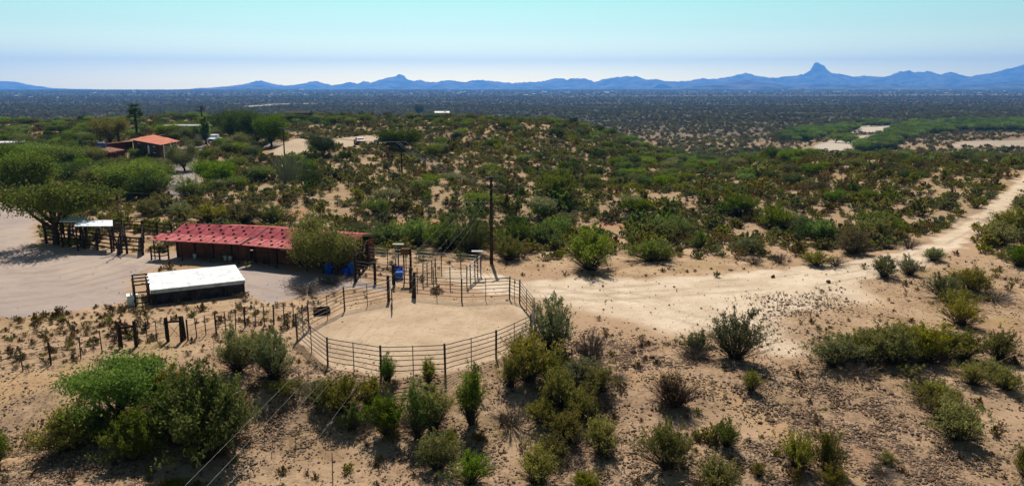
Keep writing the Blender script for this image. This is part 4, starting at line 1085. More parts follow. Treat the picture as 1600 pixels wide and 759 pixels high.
def gen_tree(seed, r, h, trunk, nlf, ls, nl=5, flat=0.75, clump=0.16):
    """spreading desert tree: forked trunk, limbs, branches, clumped feathery crown"""
    rs = np.random.RandomState(seed)
    az = np.linspace(0, 2*np.pi, nl, endpoint=False)+rs.uniform(0, .9, nl)
    b0 = np.zeros((nl, 3)); b0[:, 2] = trunk*.75; b0[:, :2] += rs.normal(size=(nl, 2))*.03*r
    rad = r*rs.uniform(.42, .68, nl); hh = trunk+(h-trunk)*rs.uniform(.45, .78, nl)
    tip = np.stack([np.cos(az)*rad, np.sin(az)*rad, hh], 1)
    mid = b0*.45+tip*.55; mid[:, 2] -= (h-trunk)*.06; mid += rs.normal(size=mid.shape)*.07*r
    P = bez(b0, mid, tip, 8)
    tr0 = .032*h+.02
    Vs, Fs = [], []
    def put(v, f):
        o = sum(len(x) for x in Vs); Vs.append(v); Fs.append(f+o)
    tb = np.array([[[0, 0, -.2], [rs.normal()*.04*r, rs.normal()*.04*r, trunk*.4], [0, 0, trunk*.8]]])
    put(*rib(tb, tr0*1.25, tr0*.95, 7))
    put(*rib(P, tr0*.72, tr0*.3, 5))
    nb = 5
    si = np.repeat(np.arange(nl), nb); tt = rs.uniform(.35, 1, len(si)); k = tt*7; k0 = np.clip(k.astype(int), 0, 6); fr = (k-k0)[:, None]
    st = P[si, k0]*(1-fr)+P[si, k0+1]*fr
    dirs = st*np.array([1, 1, 0]); dirs /= np.linalg.norm(dirs, axis=1, keepdims=True)+1e-6
    dr = dirs*.8+rs.normal(size=st.shape)*.6; dr[:, 2] = np.abs(dr[:, 2])*.7+.25; dr /= np.linalg.norm(dr, axis=1, keepdims=True)
    ln = (r*rs.uniform(.25, .5, len(si)))[:, None]; en = st+dr*ln
    # keep the tips within an umbrella crown
    e_xy = np.hypot(en[:, 0], en[:, 1])/r
    top = trunk*.9+(h-trunk*.9)*np.sqrt(np.clip(1-e_xy**2*.75, .1, 1))
    en[:, 2] = np.minimum(en[:, 2], top); P2 = bez(st, (st+en)/2+rs.normal(size=st.shape)*.04*r, en, 5)
    put(*rib(P2, tr0*.26, tr0*.1, 4))
    s3 = np.repeat(np.arange(len(si)), 4); u = rs.uniform(.4, 1, len(s3))[:, None]
    st3 = st[s3]*(1-u)+en[s3]*u; d3 = rs.normal(size=st3.shape); d3[:, 2] = np.abs(d3[:, 2])*.6; d3 /= np.linalg.norm(d3, axis=1, keepdims=True)
    en3 = st3+d3*r*rs.uniform(.12, .28, len(s3))[:, None]
    put(*rib(bez(st3, (st3+en3)/2, en3, 3), tr0*.1, tr0*.05, 3))
    cl = np.concatenate([en3, en, st3*.3+en3*.7])
    w = rs.uniform(.2, 1, len(cl))**1.5; w /= w.sum()
    q = rs.choice(len(cl), nlf, p=w)
    sz = clump*r*rs.uniform(.6, 1.4, len(cl))
    C = cl[q]+rs.normal(size=(nlf, 3))*sz[q][:, None]*np.array([1, 1, flat])
    C[:, 2] = np.maximum(C[:, 2], trunk*.35+.05)
    LV, LF, LT = leafquads(rs, C, ls, 1.6, .2)
    return (np.concatenate(Vs), None if False else Fs), (LV, LF, LT)
class Proto:
    """a plant kind's shape: stems mesh + foliage mesh (parts), or one joined mesh for small copies"""
    def __init__(s, name, stems, leaves, sm, lm, r, h):
        s.name, s.r, s.h = name, r, h
        V1, F1 = stems; F1 = F1 if isinstance(F1, list) else [F1]
        s._d = (V1, F1, leaves); s.sm, s.lm = sm, lm; s.c = {}
    def mesh(s, kind):
        if kind in s.c: return s.c[kind]
        V1, F1, L_ = s._d
        if kind == 'stems': me = mesh_np(s.name+'_stems', V1, F1, [s.sm], smooth=True)
        elif kind == 'leaves': me = mesh_np(s.name+'_foliage', L_[0], [L_[1]], [s.lm], tint=L_[2])
        else:
            n1 = sum(len(f) for f in F1)
            if L_ is None: me = mesh_np(s.name, V1, F1, [s.sm])
            else: me = mesh_np(s.name, np.concatenate([V1, L_[0]]), F1+[L_[1]+len(V1)], [s.sm, s.lm], np.concatenate([np.zeros(n1), np.ones(len(L_[1]))]), tint=np.concatenate([np.zeros(len(V1)), L_[2]]))
        s.c[kind] = me
        return me
PR = {}
def lib(key, mk):
    PR.setdefault(key, []).append(mk)
for col in ('olive', 'green', 'bright', 'grey', 'brown'):
    for k in range(3):
        sd_ = hash_ = {'olive': 1, 'green': 2, 'bright': 3, 'grey': 4, 'brown': 5}[col]*100+k
        st, lv = gen_shrub(sd_, 1.0, 1.25, 110, 8, 5000, .034, .05)
        lib(('near', col), Proto('creosote_bush', st, lv, STEM if col != 'brown' else TWIG, LEAF[col], 1.0, 1.25))
        st, lv = gen_shrub(sd_+50, 1.0, 1.0, 26, 4, 1500, .075, .1)
        lib(('mid', col), Proto('creosote_bush', st, lv, STEM, LEAF[col], 1.0, 1.1))
for k in range(3):        # narrow upright shrubs
    for col in ('green', 'bright', 'olive'):
        st, lv = gen_shrub(700+k*7+len(col), .6, 1.9, 80, 9, 4200, .036, .05, .05)
        lib(('tall', col), Proto('creosote_bush', st, lv, STEM, LEAF[col], .55, 1.9))
for k in range(3):        # bare twiggy shrubs
    st, _ = gen_shrub(800+k, 1.0, .95, 70, 12, 10, .01)
    lib(('near', 'twig'), Proto('dry_shrub', st, None, TWIG, None, 1.0, .95))
    st, lv = gen_shrub(820+k, 1.0, .95, 30, 5, 260, .07, .2)
    lib(('mid', 'twig'), Proto('dry_shrub', st, lv, TWIG, LEAF['brown'], 1.0, .95))
st, lv = gen_shrub(850, 1.0, 1.5, 160, 14, 700, .045, .1)
lib(('near', 'dome'), Proto('dry_shrub', st, lv, TWIGD, LEAF['brown'], 1.0, 1.5))
for col in ('green', 'dark', 'grey', 'bright', 'olive'):
    for k in range(2):
        s0 = 900+10*k+{'green': 1, 'dark': 2, 'grey': 3, 'bright': 4, 'olive': 5}[col]
        st, lv = gen_tree(s0, 1.0, 1.15, .2, 2600, .062, 6, .75, .16)
        lib(('tree', col), Proto('mesquite_tree', st, lv, BARK, LEAF[col], 1.0, 1.25))
        st, lv = gen_tree(s0+40, 1.0, 1.25, .17, 17000, .032, 7, .75, .145)
        lib(('bigtree', col), Proto('mesquite_tree', st, lv, BARK, LEAF[col], 1.0, 1.25))

rp = random.Random(3)
ALL = []          # placed plants: dicts for the automatic labels
SRC = {}          # one single-mesh plant per prototype, for the far scrub
def put_plant(name, cat, proto, loc, sx, sz, rot, parts, label=None, group=None, names=('stems', 'foliage')):
    if parts and proto._d[2] is not None:
        r = bpy.data.objects.new(name, None); COL.objects.link(r); r.empty_display_size = .2
        for kind, pn in (('stems', names[0]), ('leaves', names[1])):
            c = bpy.data.objects.new(pn, proto.mesh(kind)); COL.objects.link(c); c.parent = r
    else:
        r = bpy.data.objects.new(name, proto.mesh('one')); COL.objects.link(r)
        SRC.setdefault(id(proto), r)
    r.location = loc; r.scale = (sx, sx, sz); r.rotation_euler = (0, 0, rot)
    r['category'] = cat
    if label: r['label'] = label
    if group: r['group'] = group
    return r
def frompx(cx, yb, w, h, proto, base_is_front=True):
    """world place and scale of a plant measured in the photo: centre x, bottom y, width, height in pixels"""
    g = gnd(cx, yb); d = g[1]/cp; dep = math.atan2(CAMZ-g[2], g[1])
    rw = 0.5*w/F*d
    vis = h/F*d
    hh = max((vis-2*rw*math.sin(dep)*0.75)/math.cos(dep), 0.35*vis, 0.5*rw)
    y = g[1]+rw*0.55*min(1, .5+math.sin(dep)); x = g[0]*(y/g[1])
    return (x, y, hz(x, y)-.02), rw/proto.r*1.16, hh/proto.h*(0.9 if proto.h > 1.8 else 1.02)
def B(cx, yb, w, h, kind, label, cat='shrub', name='creosote_bush', names=('stems', 'foliage'), var=None, group=None):
    ps = PR[kind]; p = ps[rp.randrange(len(ps))] if var is None else ps[var]
    loc, sx, sz = frompx(cx, yb, w, h, p)
    return put_plant(name, cat, p, loc, sx, sz, rp.uniform(0, 6.28), True, label, group, names)
no, ng, nb_, ngr, nbr = ('near', 'olive'), ('near', 'green'), ('near', 'bright'), ('near', 'grey'), ('near', 'brown')
def D(cx, yb, w, h, label, kind=('near', 'twig')): return B(cx, yb, w, h, kind, label, 'dry shrub', 'dry_shrub')
def TR(cx, yb, w, h, kind, label, name='mesquite_tree', cat='tree', var=None): return B(cx, yb, w, h, kind, label, cat, name, ('trunk', 'crown'), var)
# --- the near left cluster
for c_ in ('olive', 'green'):
    st, lv = gen_shrub({'olive': 611, 'green': 612}[c_], 1.0, 1.25, 130, 9, 11000, .034, .05, 0, .12)
    PR[('dense', c_)] = [Proto('creosote_bush', st, lv, STEM, LEAF[c_], 1.0, 1.25)]
de, dg = ('dense', 'olive'), ('dense', 'green')
TR(186, 676, 142, 140, ('bigtree', 'bright'), 'bright green bushy tree just below the left brace frame', 'palo_verde_tree')
B(322, 738, 150, 172, dg, 'very large green bush at the right end of the near left thicket')
B(265, 645, 80, 75, de, 'olive bush squeezed between the bright green tree and the very large green bush')
B(112, 712, 86, 88, de, 'rounded olive bush at the left end of the near left thicket')
B(208, 728, 86, 92, dg, 'grey-green bush in front of the bright green bushy tree')
B(372, 585, 66, 72, ngr, 'grey-olive bush below the wire fence, left one of two beside the pen corner')
B(428, 600, 70, 84, ngr, 'large grey-green bush nearest the left corner of the round pen')
B(442, 622, 52, 34, no, 'low yellow-green bush under the wires below the pen corner')
B(-12, 740, 60, 80, ng, 'bush mostly cut off by the left edge of the picture')
B(272, 768, 46, 28, no, 'small yellow bush cut by the bottom edge under the foreground wires')
# --- below the pen
B(536, 656, 88, 76, no, 'wide olive bush below the front left bay of the round pen')
B(551, 676, 38, 46, ng, 'small dark green bush in front of the wide olive bush')
B(607, 690, 50, 90, ('tall', 'green'), 'upright green bush with bare dark stems below the middle front post of the pen')
B(652, 690, 42, 98, ('tall', 'green'), 'left one of two upright bushes standing close together below the pen')
B(678, 682, 42, 92, ('tall', 'olive'), 'right one of two upright bushes standing close together below the pen')
B(606, 602, 26, 52, ('tall', 'green'), 'thin dark bush against the pen rails at the middle front post')
B(669, 601, 24, 44, ('tall', 'olive'), 'thin small bush against the pen rails, right of the middle front bay')
B(736, 670, 40, 108, ('tall', 'bright'), 'tallest narrow bright green bush below the right front post of the pen')
B(684, 738, 62, 74, ngr, 'grey-olive bush touching the green bush at the bottom edge')
B(736, 764, 64, 66, nb_, 'dense fresh green bush at the bottom edge, right of the grey-olive one')
D(798, 676, 70, 50, 'bare grey twiggy bush right of the tallest narrow green bush')
B(750, 690, 22, 16, no, 'tiny tuft of shrub below the bare grey twiggy bush')
B(862, 552, 78, 92, ngr, 'large sparse grey-green bush against the right corner post of the pen')
B(826, 604, 72, 88, no, 'dark olive bush below the right corner of the round pen')
B(815, 560, 40, 44, no, 'small olive bush poking through the pen rails near the right corner')
D(922, 566, 66, 56, 'dark half-dead bush beside the short dark post')
B(935, 622, 62, 58, no, 'yellow-green bush below the short dark post')
D(948, 642, 44, 34, 'low bare bush in front of the yellow-green bush')
B(874, 645, 62, 76, no, 'olive bush in the middle of the near thicket right of the pen')
B(884, 698, 66, 66, no, 'broad yellow-olive bush lower in the near thicket right of the pen')
B(938, 716, 64, 70, no, 'olive bush at the right side of the near thicket, with bare lower stems')
B(838, 764, 70, 76, no, 'straggly yellow-olive bush at the bottom edge left of centre')
B(912, 772, 56, 42, no, 'small yellow bush cut off by the bottom edge')
B(858, 600, 46, 50, no, 'small olive bush just below the large sparse grey-green bush')
for (cx, yb, w, h, k, lab) in ((845, 668, 56, 50, no, 'yellow-olive filler bush at the left edge of the near thicket right of the pen'), (905, 660, 60, 56, no, 'bush between the half-dead bush and the broad yellow-olive bush'), (862, 726, 60, 56, no, 'low olive bush in the lowest part of the near thicket right of the pen'), (905, 600, 54, 46, ngr, 'grey-green bush just under the short dark post'), (798, 610, 40, 50, no, 'small bush touching the right front bay of the pen'), (500, 640, 50, 46, ngr, 'grey bush at the left of the wide olive bush below the pen'), (580, 640, 44, 50, no, 'bush between the wide olive bush and the first upright bush'), (700, 715, 44, 44, no, 'yellow-olive bush just above the grey-olive bush'), (150, 696, 70, 66, dg, 'olive bush under the bright green bushy tree'), (285, 705, 110, 120, dg, 'dark green bush in front of the largest bush of the near left thicket'), (352, 690, 80, 100, no, 'olive bush at the right flank of the very large green bush'), (240, 712, 80, 70, dg, 'shaded bush at the foot of the bright green bushy tree'), (400, 560, 60, 50, no, 'olive bush behind the two grey-green bushes by the pen corner')):
    B(cx, yb, w, h, k, lab)
for (cx, yb, w, h, lab) in ((850, 620, 60, 36, 'bare twigs in the shade of the thicket beside the pen'), (893, 735, 60, 34, 'grey bare twigs low in the near thicket right of the pen'), (640, 672, 40, 30, 'bare stems at the foot of the pair of upright bushes'), (470, 610, 40, 24, 'low dry twigs by the front left corner of the pen'), (965, 600, 40, 24, 'low dry twigs right of the half-dead bush')):
    D(cx, yb, w, h, lab)
# --- right of centre
D(1088, 566, 60, 40, 'low dark bush left of the tall sparse bush')
B(1088, 556, 46, 42, ngr, 'small grey-green bush growing out of the low dark bush')
B(1148, 566, 76, 86, ngr, 'tall sparse grey-green bush on the lower edge of the sandy clearing')
D(1051, 644, 68, 70, 'dense rounded purple-brown dead bush in the near right foreground', ('near', 'dome'))
B(1041, 742, 84, 92, no, 'full yellow-olive bush in front of the purple-brown dead bush')
B(1134, 702, 42, 50, ng, 'small fresh green bush right of the full yellow-olive bush')
B(1118, 778, 84, 74, no, 'broad olive bush at the bottom edge right of centre')
B(1184, 746, 26, 26, no, 'tiny bush among stones at the bottom, right of centre')
B(1174, 612, 30, 36, no, 'small thin bush on the stony slope below the tall sparse bush')
B(1244, 740, 62, 70, no, 'yellow-olive bush, left one of the pair on the bottom right slope')
B(1290, 742, 56, 72, no, 'yellow-olive bush, right one of the pair on the bottom right slope')
B(1300, 768, 44, 48, no, 'small olive bush in front of the pair on the bottom right slope')
D(1378, 752, 56, 24, 'low dark brushwood at the bottom edge, right')
B(1385, 728, 28, 28, no, 'small yellow tuft behind the low dark brushwood')
# --- right foreground thicket
B(1306, 578, 84, 66, ngr, 'grey-green bush at the left end of the long right thicket')
B(1352, 572, 70, 62, no, 'olive bush second from the left in the long right thicket')
B(1392, 574, 80, 74, no, 'yellow-green bush in the middle of the long right thicket')
B(1445, 574, 84, 72, no, 'tall yellow-green bush right of the middle in the long right thicket')
B(1504, 564, 62, 56, no, 'olive bush at the right end of the long right thicket')
B(1560, 566, 54, 56, no, 'upright olive bush standing apart, right of the long right thicket')
for (cx, yb, w, h, lab) in ((1330, 560, 70, 50, 'bush at the back of the long right thicket, left part'), (1372, 556, 70, 56, 'bush at the back of the long right thicket, middle part'), (1418, 560, 70, 58, 'bush at the back of the long right thicket, right of its middle'), (1474, 562, 60, 56, 'bush filling the right part of the long right thicket'), (1478, 668, 70, 64, 'bush just behind the broad olive bush on the near right slope'), (1545, 592, 50, 40, 'bush behind the low pair under the upright olive bush'), (1498, 482, 50, 36, 'bush in the middle of the upper right group')):
    B(cx, yb, w, h, no, lab)
D(1340, 592, 70, 30, 'bare grey twigs hanging below the left end of the long right thicket')
D(1448, 622, 76, 52, 'grey bare-stemmed bush below the long right thicket')
B(1462, 640, 70, 54, no, 'olive bush behind the bare-stemmed bush below the long right thicket')
B(1492, 700, 92, 84, no, 'broad olive bush on the near right slope with grey stems')
B(1518, 606, 54, 42, no, 'low olive bush, left one of the pair below the upright olive bush')
B(1570, 614, 56, 44, no, 'low olive bush, right one of the pair below the upright olive bush')
B(1600, 750, 44, 60, no, 'sparse bush at the bottom right corner')
B(1500, 512, 56, 50, no, 'olive bush on dry grass, lowest of the upper right group')
B(1473, 468, 54, 42, ngr, 'grey-olive bush at the left of the upper right group')
B(1514, 460, 62, 48, no, 'taller olive bush at the top of the upper right group')
D(1552, 474, 74, 22, 'long low dead branchy bush in the dry grass at right')
B(1381, 434, 44, 36, ngr, 'left bush of the small pair standing on the trail')
B(1419, 430, 36, 30, ngr, 'right bush of the small pair standing on the trail')
B(1459, 408, 36, 22, ngr, 'lone small pale bush on the sand where the trail narrows')
B(1592, 418, 44, 36, ng, 'bush at the right edge beside the trail')
B(1560, 384, 60, 40, no, 'olive bush on the right bank of the trail, nearest the camera')
B(1580, 366, 60, 44, no, 'taller olive bush on the right bank of the trail')
# --- upper edge of the clearing
B(922, 424, 84, 70, ng, 'large green bush with dark stems on the upper edge of the sandy clearing')
B(1019, 410, 66, 40, ng, 'wide green bush, next to the right of the large dark-stemmed one')
B(1092, 390, 26, 30, nb_, 'small round light green bush above the sandy clearing')
D(1178, 414, 36, 22, 'small purple dead bush at the upper edge of the sandy clearing')
B(1170, 398, 40, 30, ngr, 'grey bush just behind the small purple dead bush')
D(1217, 412, 30, 22, 'small reddish dry bush right of the purple dead bush')
B(1274, 416, 44, 28, no, 'yellow-olive bush where the trail begins to narrow')
D(1306, 416, 40, 20, 'dark low bush beside the yellow-olive bush at the trail')
B(1282, 382, 42, 40, nb_, 'bright fresh green bush standing out on the right flat')
B(1213, 364, 54, 42, ng, 'dark green rounded bush on the flat beyond the clearing')
B(1058, 374, 52, 36, ng, 'dark green bush left of centre on the flat beyond the clearing')
B(1156, 340, 56, 36, ng, 'broad dark bush at the near lip of the gully')
B(1332, 398, 60, 44, nbr, 'brownish bush right of the bright fresh green bush')
B(1366, 384, 64, 46, no, 'olive bush with brown stems near the start of the narrow trail')
D(1420, 388, 40, 24, 'low dark dry bush at the left bank of the trail bend')
# --- bank behind the pens
for (cx, yb, w, h, c, lab) in ((600, 386, 66, 40, 'bright', 'first green bush from the left on the bank behind the pipe pens'), (650, 386, 74, 46, 'bright', 'second green bush from the left on the bank behind the pipe pens'), (700, 392, 72, 52, 'green', 'third green bush from the left on the bank behind the pipe pens'), (738, 398, 60, 60, 'green', 'green bush just left of the tall power pole'), (795, 408, 50, 40, 'olive', 'olive bush just right of the foot of the tall power pole'), (815, 388, 70, 46, 'green', 'green bush behind the olive bush right of the tall power pole'), (856, 388, 64, 40, 'green', 'green bush between the tall power pole and the large dark-stemmed bush'), (330, 350, 60, 34, 'olive', 'olive bush behind the left half of the red shed roof'), (380, 350, 66, 36, 'olive', 'olive bush behind the middle of the red shed roof'), (425, 352, 60, 34, 'green', 'green bush behind the right half of the red shed roof'), (285, 345, 40, 30, 'grey', 'grey bush behind the left end of the red shed roof'), (230, 338, 44, 26, 'olive', 'olive bush behind the rear corral fence near the shed'), (560, 372, 50, 30, 'grey', 'grey bush behind the tall timber side fence')):
    B(cx, yb, w, h, ('near', c), lab)
# --- trees by the buildings
st, lv = gen_tree(1301, 1.0, 1.1, .46, 12000, .03, 8, .6, .12)
PR[('yardtree', 'green')] = [Proto('mesquite_tree', st, lv, BARK, LEAF['green'], 1.0, 1.1)]
TR(88, 388, 152, 112, ('yardtree', 'green'), 'large spreading green tree shading the corral and gravel yard')
TR(40, 305, 90, 78, ('bigtree', 'green'), 'broad dark green tree at the left edge behind the spreading yard tree')
TR(505, 432, 96, 104, ('bigtree', 'grey'), 'grey-green tree drooping over the right end of the red shed roof')
TR(213, 302, 92, 56, ('bigtree', 'green'), 'leaning many-trunked tree below the terracotta-roofed house')
TR(170, 300, 60, 48, ('bigtree', 'grey'), 'small grey-green tree left of the leaning many-trunked tree')
TR(335, 292, 58, 46, ('bigtree', 'green'), 'rounded green tree right of the driveway')
TR(288, 268, 40, 44, ('bigtree', 'grey'), 'small grey tree casting shade across the driveway')
TR(505, 246, 36, 34, ('bigtree', 'dark'), 'dark small tree with two trunks at the near edge of the dirt lot')
TR(628, 238, 64, 36, ('bigtree', 'dark'), 'dense round dark tree behind the hillside power pole')
B(297, 314, 44, 36, ng, 'round green bush on the driveway bank beside the pale boulder')
B(232, 310, 56, 44, ng, 'round green bush in front of the leaning many-trunked tree')
B(870, 322, 74, 52, ng, 'large dark green bush in the hollow right of the tall pole crossarm')
for i, (cx, yb, w, h, lab) in enumerate(((362, 222, 40, 46, 'first from left of the tall dark trees in the grove behind the pickup'), (378, 224, 50, 50, 'second from left of the tall dark trees in the grove behind the pickup'), (402, 226, 46, 48, 'third from left of the tall dark trees in the grove behind the pickup'), (424, 230, 44, 50, 'last on the right of the tall dark trees in the grove behind the pickup'))):
    TR(cx, yb, w, h, ('bigtree', 'green' if i > 2 else 'dark'), lab, 'grove_tree')
for (cx, yb, w, h, c, lab) in ((262, 216, 34, 20, 'green', 'green tree right of the large palm, behind the house roof'), (284, 222, 34, 22, 'grey', 'grey-green tree hiding the pale flat-roofed building'), (302, 218, 30, 22, 'green', 'green tree beside the columnar tree'), (24, 240, 44, 16, 'green', 'green tree right of the white-roofed shed'), (462, 190, 40, 10, 'dark', 'dark trees before the low dark house on the ridge'), (446, 192, 24, 14, 'green', 'green tree left of the low dark house on the ridge'), (645, 186, 24, 10, 'grey', 'grey tree left of the larger white ridge house'), (676, 187, 26, 9, 'green', 'green tree between the two white ridge houses')):
    TR(cx, yb, w, h, ('bigtree', c), lab)
TR(172, 226, 44, 42, ('bigtree', 'olive'), 'yellowish tree behind the low brown outbuilding', 'palo_verde_tree')
TR(374, 234, 40, 26, ('bigtree', 'grey'), 'grey-green tree in front of the dark grove, right of the pickup')
TR(300, 234, 32, 20, ('bigtree', 'grey'), 'grey-green tree left of the pickup, beside the terracotta-roofed house')
TR(655, 180, 14, 16, ('bigtree', 'dark'), 'round dark tree beside the white house on the far ridge')
for i, (cx, yb, w, h, c) in enumerate(((20, 262, 60, 34, 'green'), (62, 262, 58, 40, 'green'), (100, 268, 60, 44, 'green'), (140, 262, 56, 34, 'grey'), (128, 292, 60, 40, 'dark'), (10, 290, 60, 60, 'dark'), (178, 268, 44, 24, 'green'), (226, 268, 44, 22, 'green'), (255, 282, 36, 28, 'grey'), (60, 300, 40, 30, 'green'))):
    TR(cx, yb, w, h, ('bigtree', c), ('green', 'grey-green', 'dark green')[('green', 'grey', 'dark').index(c)]+' mesquite '+('at the far left end of the tree belt', 'second from left along the tree belt', 'with a bushy top in the middle of the left tree belt', 'below the saguaro in the left tree belt', 'in the dark shade under the left tree belt', 'at the left edge in front of the tree belt', 'in front of the brown outbuilding', 'in front of the dark wall of the terracotta-roofed house', 'between the house and the driveway', 'behind the spreading yard tree')[i])
# columnar green tree, fan palms, saguaros, cactus, bare tree
g = gnd(322, 224); hh = at_y(322, 188, g[1])[2]-g[2]
st, lv = gen_shrub(77, .22, 1.0, 40, 8, 3000, .03, .1, .1)
put_plant('columnar_tree', 'tree', Proto('columnar_tree', st, lv, BARK, LEAF['bright'], .22, 1.0), tuple(g), hh, hh, 0, True, 'slim columnar bright green tree below the small fan palm', None, ('trunk', 'crown'))
def palm(px, pb, pt, rad, label, trunk_r=.2, nf=46, bulge=1.0):
    g = gnd(px, pb); H_ = at_y(px, pt, g[1])[2]-g[2]; r = thing('palm_tree', label, 'palm', tuple(g))
    th = H_-rad*.75*bulge
    MB().tube([(g[0], g[1], g[2]-.3), (g[0]+.1, g[1], g[2]+th*.5), (g[0], g[1], g[2]+th)], trunk_r, 8, trunk_r*.8).build('trunk', BARK, r, smooth=True)
    rs = np.random.RandomState(int(px)); Vs = []; Fs = []; Ts = []; o = 0
    for i in range(nf):
        a = rs.uniform(0, 6.28); e = rs.uniform(-.55, 1.3); ln = rad*rs.uniform(.6, .85)
        d = np.array([math.cos(a)*math.cos(e), math.sin(a)*math.cos(e), math.sin(e)])
        c0 = np.array([g[0], g[1], g[2]+th+rs.uniform(-.2, .3)*rad*bulge]); c1 = c0+d*ln*.62
        s_ = np.cross(d, [0, 0, 1]); s_ /= np.linalg.norm(s_)+1e-6; u_ = np.cross(s_, d)
        for j in range(9):
            b_a = (j-4)*.3; dd = d*math.cos(b_a)+s_*math.sin(b_a); dd[2] -= .12
            tip = c1+dd*ln*.5; w_ = u_*.04*rad+s_*.05*rad*math.cos(b_a)
            Vs += [c1-w_*.5, c1+w_*.5, tip]; Fs.append([o, o+1, o+2]); Ts += [rs.rand()]*3; o += 3
        Vs += [c0-s_*.02*rad, c0+s_*.02*rad, c1]; Fs.append([o, o+1, o+2]); Ts += [.2]*3; o += 3
    me = mesh_np('crown', np.array(Vs)-g, [np.array(Fs)], [LEAF['dark']], tint=Ts)
    c = bpy.data.objects.new('crown', me); COL.objects.link(c); c.parent = r
palm(214, 214, 160, 2.7, 'large full-headed palm rising behind the terracotta-roofed house', .3, 90, 1.5)
palm(318, 218, 164, 1.35, 'small slender fan palm left of the dark grove', .16, 40)
palm(157, 224, 192, 1.5, 'short bushy palm left of the yellowish tree', .2, 40)
def saguaro(px, pb, pt, label, arms):
    g = gnd(px, pb); H_ = at_y(px, pt, g[1])[2]-g[2]; r = thing('saguaro', label, 'cactus', tuple(g))
    M_ = LEAF['green']
    def rbcol(pts, rad, nm):
        MB().tube(pts+[(pts[-1][0], pts[-1][1], pts[-1][2]+rad*.6)], rad, 12).build(nm, SAG, r, smooth=False)
    rbcol([(g[0], g[1], g[2]-.2), (g[0], g[1], g[2]+H_*.5), (g[0], g[1], g[2]+H_)], .26, 'stem')
    for s_, z0, z1 in arms:
        rbcol([(g[0], g[1], g[2]+H_*z0), (g[0]+s_*.7, g[1], g[2]+H_*(z0+.03)), (g[0]+s_*.75, g[1], g[2]+H_*z1)], .17, 'arm')
SAG = simple('saguaro skin', (0.06, 0.085, 0.04), 0.8, 0, 0.3, 5)
saguaro(130, 262, 220, 'dark saguaro standing up out of the left tree belt', ((.5, .45, .75),))
saguaro(186, 226, 196, 'slim saguaro beside the yellowish tree', ())
def stalks(px, pb, w, h, n_, label, mat, name, cat, rad=.05):
    g = gnd(px, pb); d = g[1]/cp; R_ = w/F*d/2; H_ = h/F*d; rs = np.random.RandomState(int(px))
    r = thing(name, label, cat, tuple(g))
    for i in range(n_):
        a = rs.uniform(0, 6.28); q = math.sqrt(rs.rand())*R_; x, y = g[0]+math.cos(a)*q*.5, g[1]+math.sin(a)*q*.5+.4
        l_ = H_*rs.uniform(.6, 1)
        MB().tube([(x, y, hz(x, y)-.1), (x+math.cos(a)*q*.3, y+math.sin(a)*q*.3, g[2]+l_*.55), (x+math.cos(a)*q*.6, y+math.sin(a)*q*.6, g[2]+l_)], rad, 6, rad*.7).build('stalk', mat, r)
PALEC = simple('pale cactus stalk', (0.24, 0.25, 0.15), 0.8, 0, 0.25, 4)
stalks(452, 284, 58, 44, 48, 'pale many-stalked cactus clump below the pole by the dirt lot', PALEC, 'cactus_clump', 'cactus', .09)
st, _ = gen_tree(61, 1.0, 1.3, .25, 10, .01, 4)
put_plant('bare_tree', 'dead tree', Proto('bare_tree', st, None, BARK, None, 1.0, 1.3), tuple(at(186, 398, 0)), 1.75, 2.4, 1.0, False, 'bare dark leafless tree in front of the corral fence')
for (px, pb, w, h, lab) in ((480, 462, 64, 26, 'long pile of dark cut brush beside the round pen'), (520, 446, 56, 22, 'grey pile of cut brush in front of the tall timber side fence')):
    D(px, pb, w, h, lab)
g = gnd(318, 300)
def rock(px, pb, w, label, mat, name='boulder', cat='rock', sz=.75):
    g = gnd(px, pb); d = g[1]/cp; rr = w/F*d/2
    bm = bmesh.new(); bmesh.ops.create_icosphere(bm, subdivisions=3, radius=1)
    rs = np.random.RandomState(int(px*7+pb))
    o_ = rs.uniform(0, 50, 3)
    for v in bm.verts:
        k = 1+.28*float(noise(v.co.x*1.3+o_[0], v.co.y*1.3+v.co.z+o_[1]))+.12*float(noise(v.co.x*3.1+o_[2], v.co.z*3+v.co.y))
        v.co = Vector((v.co.x*k*rr, v.co.y*k*rr, max(v.co.z*k*rr*sz, -rr*.3)))
    me = bpy.data.meshes.new(name); bm.to_mesh(me); bm.free(); me.materials.append(mat)
    for p_ in me.polygons: p_.use_smooth = False
    o = bpy.data.objects.new(name, me); COL.objects.link(o); o.location = (g[0], g[1]+rr*.5, g[2]+rr*.22); tag(o, label, cat)
ROCKP = simple('pale boulder', (0.42, 0.37, 0.32), 0.9, 0, 0.3, 2, None, 0.4)
ROCKD = simple('dark brown rock', (0.10, 0.065, 0.05), 0.9, 0, 0.35, 5, None, 0.4)
rock(316, 299, 17, 'pale boulder beside the round green bush on the driveway', ROCKP)
for (px, pb, w, lab) in ((990, 552, 10, 'largest dark rock on the slope right of the half-dead bush'), (1019, 560, 9, 'dark rock right of the largest one on the slope'), (976, 575, 7, 'dark rock below the largest one on the slope'), (1295, 441, 7, 'dark rock alone on the trail'), (942, 447, 4, 'small dark stone on the sandy clearing near the large dark-stemmed bush'), (1208, 433, 6, 'dark stone on the far edge of the sandy clearing'), (1188, 662, 8, 'dark stone on the near stony footpath'), (1586, 592, 6, 'dark stone at the right edge of the stony ground'), (1040, 690, 8, 'dark stone among gravel near the full yellow-olive bush'), (1170, 690, 9, 'dark stone right of the small fresh green bush')):
    rock(px, pb, w, lab, ROCKD, 'rock')
